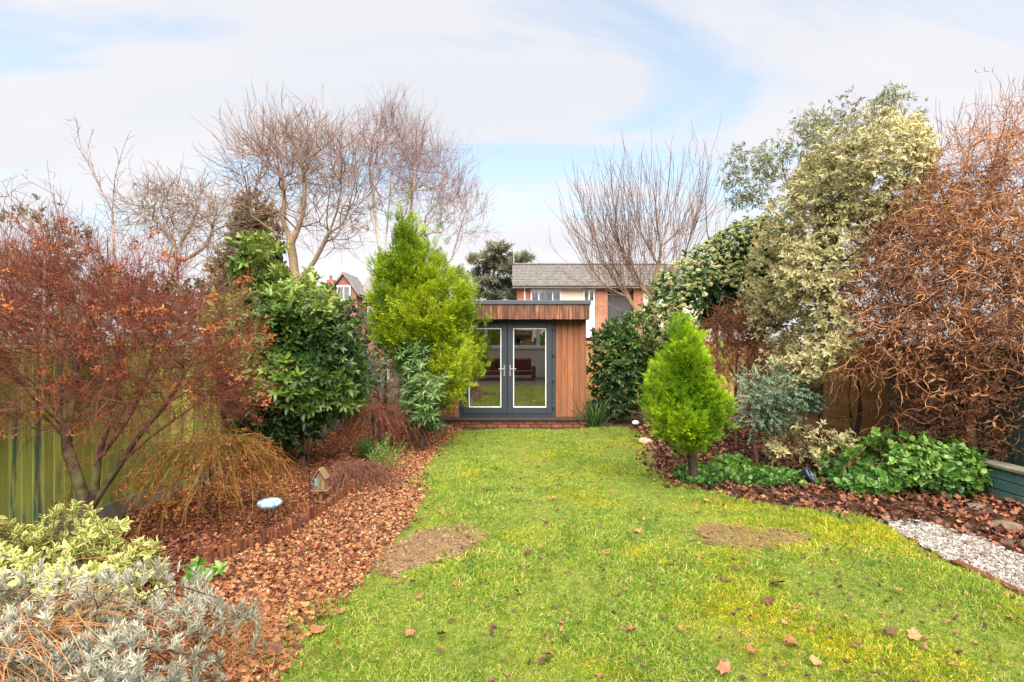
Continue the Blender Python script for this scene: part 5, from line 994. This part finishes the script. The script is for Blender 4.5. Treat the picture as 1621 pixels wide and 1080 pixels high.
# twin dark trunks with small twigs
bare_tree('twin_trunk_shrub', 'twin dark slender trunks standing in front of the brown fence', 8.3, [[(1352, 725), (1350, 690), (1345, 620), (1350, 560), (1360, 500)], [(1352, 700), (1362, 650), (1360, 590), (1375, 530)], [(1350, 600), (1330, 570), (1310, 540)]], [(1300, 600), (1310, 540), (1360, 500), (1410, 530), (1425, 620), (1410, 690), (1360, 710), (1310, 690)], 220, 0.055, 0.003, bark_mat('black trunk', TW(0.4, 0.17, 0.06), TW(0.05, 0.034, 0.026)), 99, T=0.4, seg=0.07, wig=0.15, up=-.1, curl=0.025, curl_n=3.0, k=.8, w=.1, cat='shrub', maxseg=8, split=0.012)

# ================================================================== GROUND STUFF
def fill(loop, n, rng, power=0.8, z=0.02):
    """points over a sheet, denser towards the house end."""
    lo, hi = loop.min(0), loop.max(0); out = []; k = 0
    while k < n:
        p = rng.uniform(lo, hi, (n, 2)); p = p[inside(loop, p)]; d = np.maximum(p[:, 1], 2.4); p = p[rng.random(len(p)) < (2.6/np.maximum(d, 2.6))**power]; out.append(p); k += len(p)
    p = np.concatenate(out)[:n]; return np.column_stack([p, np.full(len(p), z)])
def grass_mat(name):
    m, N, L = new_mat(name); g = N.new('ShaderNodeNewGeometry'); a = N.new('ShaderNodeAttribute'); a.attribute_name = 'rnd'; oi = N.new('ShaderNodeObjectInfo')
    c = ramp(N, L, a.outputs['Fac'], [(0, (0.075, 0.18, 0.016)), (0.35, (0.19, 0.33, 0.024)), (0.6, (0.32, 0.43, 0.036)), (0.78, (0.45, 0.45, 0.09)), (1, (0.6, 0.46, 0.22))]).outputs[0]
    n = noise(N, L, 0.9, 4, 0.6, g.outputs['Position'], 0.4)
    # mossy yellow grows towards the gravel side of the lawn
    sp = N.new('ShaderNodeSeparateXYZ'); L.new(g.outputs['Position'], sp.inputs[0]); q = N.new('ShaderNodeMath'); q.operation = 'MULTIPLY_ADD'; L.new(sp.outputs[0], q.inputs[0]); q.inputs[1].default_value = 0.035; L.new(n.outputs['Fac'], q.inputs[2])
    f = ramp(N, L, q.outputs[0], [(0.52, (0, 0, 0)), (0.72, (1, 1, 1))]); c2 = mixc(N, L, 1.0, c, (1.45, 1.12, 0.4, 1), 'MULTIPLY'); c = mixc(N, L, f.outputs[0], c, c2)
    n3 = noise(N, L, 2.6, 5, 0.65, g.outputs['Position']); v3 = ramp(N, L, n3.outputs['Fac'], [(0.32, (0.62, 0.72, 0.7)), (0.5, (0.95, 0.97, 0.9)), (0.68, (1.15, 1.08, 1.1))]); c = mixc(N, L, 1.0, c, v3.outputs[0], 'MULTIPLY')   # damp mossy and dry patches
    v = ramp(N, L, oi.outputs['Random'], [(0, (0.7, 0.76, 0.7)), (1, (1.2, 1.16, 1.16))]); c = mixc(N, L, 1.0, c, v.outputs[0], 'MULTIPLY')
    return finish(m, N, L, c, 0.55, 0.3, trans=0.35)
M_grass = grass_mat('grass blades')
def tuft_mesh(seed, nb, rad, h, lean=0.5, w=0.0035):
    r = np.random.default_rng(seed); P = np.column_stack([r.normal(0, rad, (nb, 2)), np.zeros(nb)]); ax = norm(np.column_stack([r.normal(0, lean, (nb, 2)), np.ones(nb)])); nn = norm(np.column_stack([r.normal(size=(nb, 2)), np.full(nb, .3)]))
    hh = h*r.uniform(.5, 1.25, nb); parts = []
    for i in range(nb):
        T = strip_t(1, w/hh[i], r.uniform(.1, .7)); parts.append(place(T, P[i:i+1], ax[i:i+1], nn[i:i+1], hh[i:i+1], np.array([r.random()])))
    V, F, rn, e = merge(parts); return mesh_np('tuft', V, [F], {'rnd': rn})
rng = np.random.default_rng(101)
tufts = [tuft_mesh(s, 30, 0.028, 0.033, 1.05, 0.0042) for s in (1, 2, 3, 4, 5)]
P = fill(LAWN, 46000, rng, 0.75, 0.014)
thin = np.ones(len(P))
for loop, soft in ((PATCH1, 0.14), (PATCH2, 0.18)):
    ins = inside(loop, P[:, :2]); e = edist(loop, P[:, :2]); ee = np.where(ins, e, -e)+0.07*wav(P*[1, 1, 0], 9, 106); thin *= np.clip(1-(ee+soft*.7)/(soft*1.6), 0.03 if soft < .15 else 0.16, 1)
el_ = edist(LAWN, P[:, :2]); thin *= np.clip((el_+0.09*wav(P*[1, 1, 0], 7, 107))/0.2, 0.08, 1)
worn = wav(P*[1, 1, 0], 2.6, 102); thin *= np.where(worn > 1.0, 0.45, 1)
P = P[rng.random(len(P)) < thin]; P[:, :2] += rng.normal(0, .045, (len(P), 2))
long_ = wav(P*[1, 1, 0], 3.2, 103); scl = 0.8+0.36*np.clip(long_, -1, 1.6)+rng.uniform(-.25, .4, len(P))
scatter('grass', P, np.column_stack([rng.normal(0, .12, len(P)), rng.normal(0, .12, len(P)), rng.uniform(0, 6.28, len(P))]), scl, tufts, [M_grass], 'mossy yellow green grass of the lawn', 'grass')
# chips, gravel, leaf litter
def chip(seed, l, w, h):
    r = np.random.default_rng(seed); me = boxmesh((-l/2, l/2, -w/2, w/2, 0, h)); 
    for v in me.vertices: v.co = v.co*1.0+Vector(r.uniform(-.22, .22, 3)*[l, w, h])
    return me
def inst_mat(name, stops, rough=0.8):
    m, N, L = new_mat(name); oi = N.new('ShaderNodeObjectInfo'); c = ramp(N, L, oi.outputs['Random'], stops); g = N.new('ShaderNodeNewGeometry'); n = noise(N, L, 60, 3, 0.6, g.outputs['Position'])
    v = ramp(N, L, n.outputs['Fac'], [(0.3, (0.7,)*3), (0.7, (1.2,)*3)]); return finish(m, N, L, mixc(N, L, 1.0, c.outputs[0], v.outputs[0], 'MULTIPLY'), rough, 0.25)
M_chip = inst_mat('bark chip', [(0, (0.045, 0.016, 0.01)), (0.4, (0.13, 0.04, 0.019)), (0.75, (0.23, 0.08, 0.035)), (1, (0.33, 0.15, 0.075))])
M_grav = inst_mat('tan gravel', [(0, (0.07, 0.028, 0.014)), (0.35, (0.18, 0.07, 0.03)), (0.7, (0.31, 0.15, 0.066)), (1, (0.48, 0.32, 0.18))])
M_wgrav = inst_mat('pale gravel', [(0, (0.12, 0.105, 0.09)), (0.5, (0.27, 0.24, 0.215)), (1, (0.44, 0.405, 0.37))])
M_litter = inst_mat('leaf litter', [(0, (0.05, 0.02, 0.013)), (0.35, (0.15, 0.045, 0.022)), (0.75, (0.32, 0.105, 0.04)), (1, (0.46, 0.2, 0.075))], 0.65)
def rot3(n, rng, t=0.4): return np.column_stack([rng.normal(0, t, n), rng.normal(0, t, n), rng.uniform(0, 6.28, n)])
P = fill(MULCH, 42000, rng, 0.6, 0.008); P[:, 2] += rng.uniform(0, .02, len(P)); scatter('bark_mulch', P, rot3(len(P), rng, .35), rng.uniform(.35, 1.2, len(P)), [chip(s, 0.045, 0.014, 0.006) for s in range(4)], [M_chip], 'shredded red brown bark mulch', 'mulch')
P = fill(PATH, 32000, rng, 0.6, 0.012); P[:, 2] += rng.uniform(0, .015, len(P)); scatter('gravel', P, rot3(len(P), rng, .4), rng.uniform(.35, 1.15, len(P)), [chip(s+10, 0.026, 0.019, 0.012) for s in range(4)], [M_grav], 'tan gravel mixed with leaf bits on the path', 'gravel')
P = fill(WHITE, 16000, rng, 0.3, 0.013); P[:, 2] += rng.uniform(0, .01, len(P)); scatter('pale_gravel', P, rot3(len(P), rng, .5), rng.uniform(.5, 1.3, len(P)), [chip(s+20, 0.017, 0.013, 0.01) for s in range(4)], [M_wgrav], 'pale grey gravel strip beside the lawn', 'gravel')
def dead_leaf(seed, s=1.0):
    """a curled, lobed dry leaf"""
    r = np.random.default_rng(seed); k = 15; V = [(0, 0, 0.012)]
    for i in range(k):
        a = 6.283*i/k; lob = (0.75+0.35*abs(math.cos(a*2.5)))*(1 if i % 2 else .82)*r.uniform(.85, 1.1); x, y = math.cos(a)*lob*.05, math.sin(a)*lob*.038; V.append((x, y, 0.004+16*x*x*r.uniform(.2, 1)+10*y*y*r.uniform(.2, 1)+r.uniform(0, .01)))
    V = np.array(V)*s; F = np.array([(0, 1+i, 1+(i+1) % k) for i in range(k)]); return mesh_np('leaf', V, [F], {'rnd': np.full(len(V), .5)})
lits = [dead_leaf(s) for s in range(5)]
for l in lits: l.materials.append(M_litter)
P1 = fill(MULCH, 4000, rng, 0.3, 0.02); P2 = fill(PATH, 6800, rng, 0.5, 0.02); P2[:, :2] += rng.normal(0, 1, (len(P2), 2))*np.where(rng.random(len(P2)) < .25, .2, .06)[:, None]; P2[:, 2] += .012; P3 = fill(RBED, 9000, rng, 0.5, 0.014)
P = np.concatenate([P1, P2]); P[:, 2] += rng.uniform(0, .03, len(P)); scatter('leaf_litter', P, rot3(len(P), rng, .45), rng.uniform(.12, .5, len(P)), lits, [M_litter], 'brown and rust leaf litter over the beds and path', 'leaves')
lits2 = [dead_leaf(s+70) for s in range(5)]; P3[:, 2] += rng.uniform(0, .045, len(P3)); P3[:, :2] += rng.normal(0, .06, (len(P3), 2))
scatter('bed_leaf_litter', P3, rot3(len(P3), rng, .5), rng.uniform(.3, .95, len(P3)), lits2, [inst_mat('dark wet litter', [(0, (0.03, 0.014, 0.01)), (0.45, (0.085, 0.032, 0.02)), (0.8, (0.19, 0.07, 0.035)), (1, (0.34, 0.14, 0.06))], 0.5)], 'dark wet fallen leaves covering the bed below the willow', 'leaves')
P = np.concatenate([fill(PATCH1, 800, rng, 0, 0.024), fill(PATCH2, 1300, rng, 0, 0.024)]); straw = [tuft_mesh(s+30, 9, 0.03, 0.05, 3.0, 0.002) for s in (1, 2)]
scatter('dry_grass', P, rot3(len(P), rng, .2), rng.uniform(.6, 1.2, len(P)), straw, [inst_mat('straw', [(0, (0.2, 0.13, 0.05)), (1, (0.38, 0.27, 0.12))])], 'dry straw scattered over the bare patches', 'straw')
P = fill(LAWN, 1500, rng, 0.5, 0.036); P = P[wav(P*[1, 1, 0], 1.7, 55) > -0.4]; scatter('lawn_debris', P, rot3(len(P), rng, .3), rng.uniform(.5, 1.6, len(P)), [chip(s+50, 0.022, 0.012, 0.006) for s in range(3)], [inst_mat('dark debris', [(0, (0.05, 0.03, 0.02)), (0.6, (0.15, 0.075, 0.042)), (1, (0.34, 0.16, 0.08))])], 'dark worm casts and leaf scraps strewn over the lawn', 'debris')
P = fill(PATCH1, 520, rng, 0, 0.022); scatter('soil_crumbs', P, rot3(len(P), rng, .5), rng.uniform(.3, 1.3, len(P)), [chip(s+60, 0.02, 0.016, 0.012) for s in range(3)], [inst_mat('soil crumb', [(0, (0.09, 0.05, 0.03)), (1, (0.27, 0.17, 0.11))])], 'loose soil crumbs on the large bare patch', 'soil')
# single leaves lying on the lawn
lm_ = []
for s in range(6):
    for c in ((0.25, 0.11, 0.05, 1), (0.11, 0.05, 0.03, 1), (0.36, 0.19, 0.085, 1)):
        m = dead_leaf(s+40); m.materials.append(bpy.data.materials.get('lawn leaf %d' % int(c[0]*100)) or plain('lawn leaf %d' % int(c[0]*100), c, 0.6, 0.3, 0.25, 30)); lm_.append(m)
spots = [(500, 1012, 1.5), (437, 1044, 1.7), (866, 1050, 1.2), (1217, 964, 1.4), (1407, 1014, 1.6), (1448, 1020, 1.3), (820, 949, 1.2), (1232, 936, 1.7), (822, 781, 1.3), (851, 743, 1.3), (785, 748, 1.0), (890, 762, 1.2), (765, 778, 1.0), (1290, 1060, 1.2), (1190, 1045, 1.2), (740, 852, 1.5), (750, 868, 1.3), (835, 885, 1.4), (962, 886, 1.3), (1150, 930, 1.2), (1165, 910, 1.1), (1425, 945, 1.1), (930, 690, 1.2), (650, 1015, 1.0), (700, 1018, 1.1), (545, 980, 1.0), (1250, 1030, 1.2), (1145, 1073, 1.3), (1000, 1010, 1.0), (875, 795, 1.1), (1120, 800, 1.1), (665, 955, 1.0), (480, 975, 1.4), (1310, 880, 1.1), (980, 800, 1.0), (640, 765, 1.2), (730, 720, 1.0), (1010, 850, 1.2)]
L_ = fill(LAWN, 130, np.random.default_rng(7), 0.2, 0.0)
allp = [(gnd(x, y).x, gnd(x, y).y, s) for x, y, s in spots]+[(p[0], p[1], 0.75) for p in L_ if p[1] > 3.0]
for i, (x, y, s) in enumerate(allp):
    rr = random.Random(i); o = bpy.data.objects.new('fallen_leaf', lm_[rr.randrange(len(lm_))]); COL.objects.link(o); o.location = (x, y, 0.042); s *= rr.uniform(.5, .85); o.scale = (s, s, s); o.rotation_euler = (rr.uniform(-.4, .4), rr.uniform(-.4, .4), rr.uniform(0, 6.3))
    tag(o, 'dry curled brown leaf lying on the lawn', 'leaf', 'fallen leaves on the lawn')
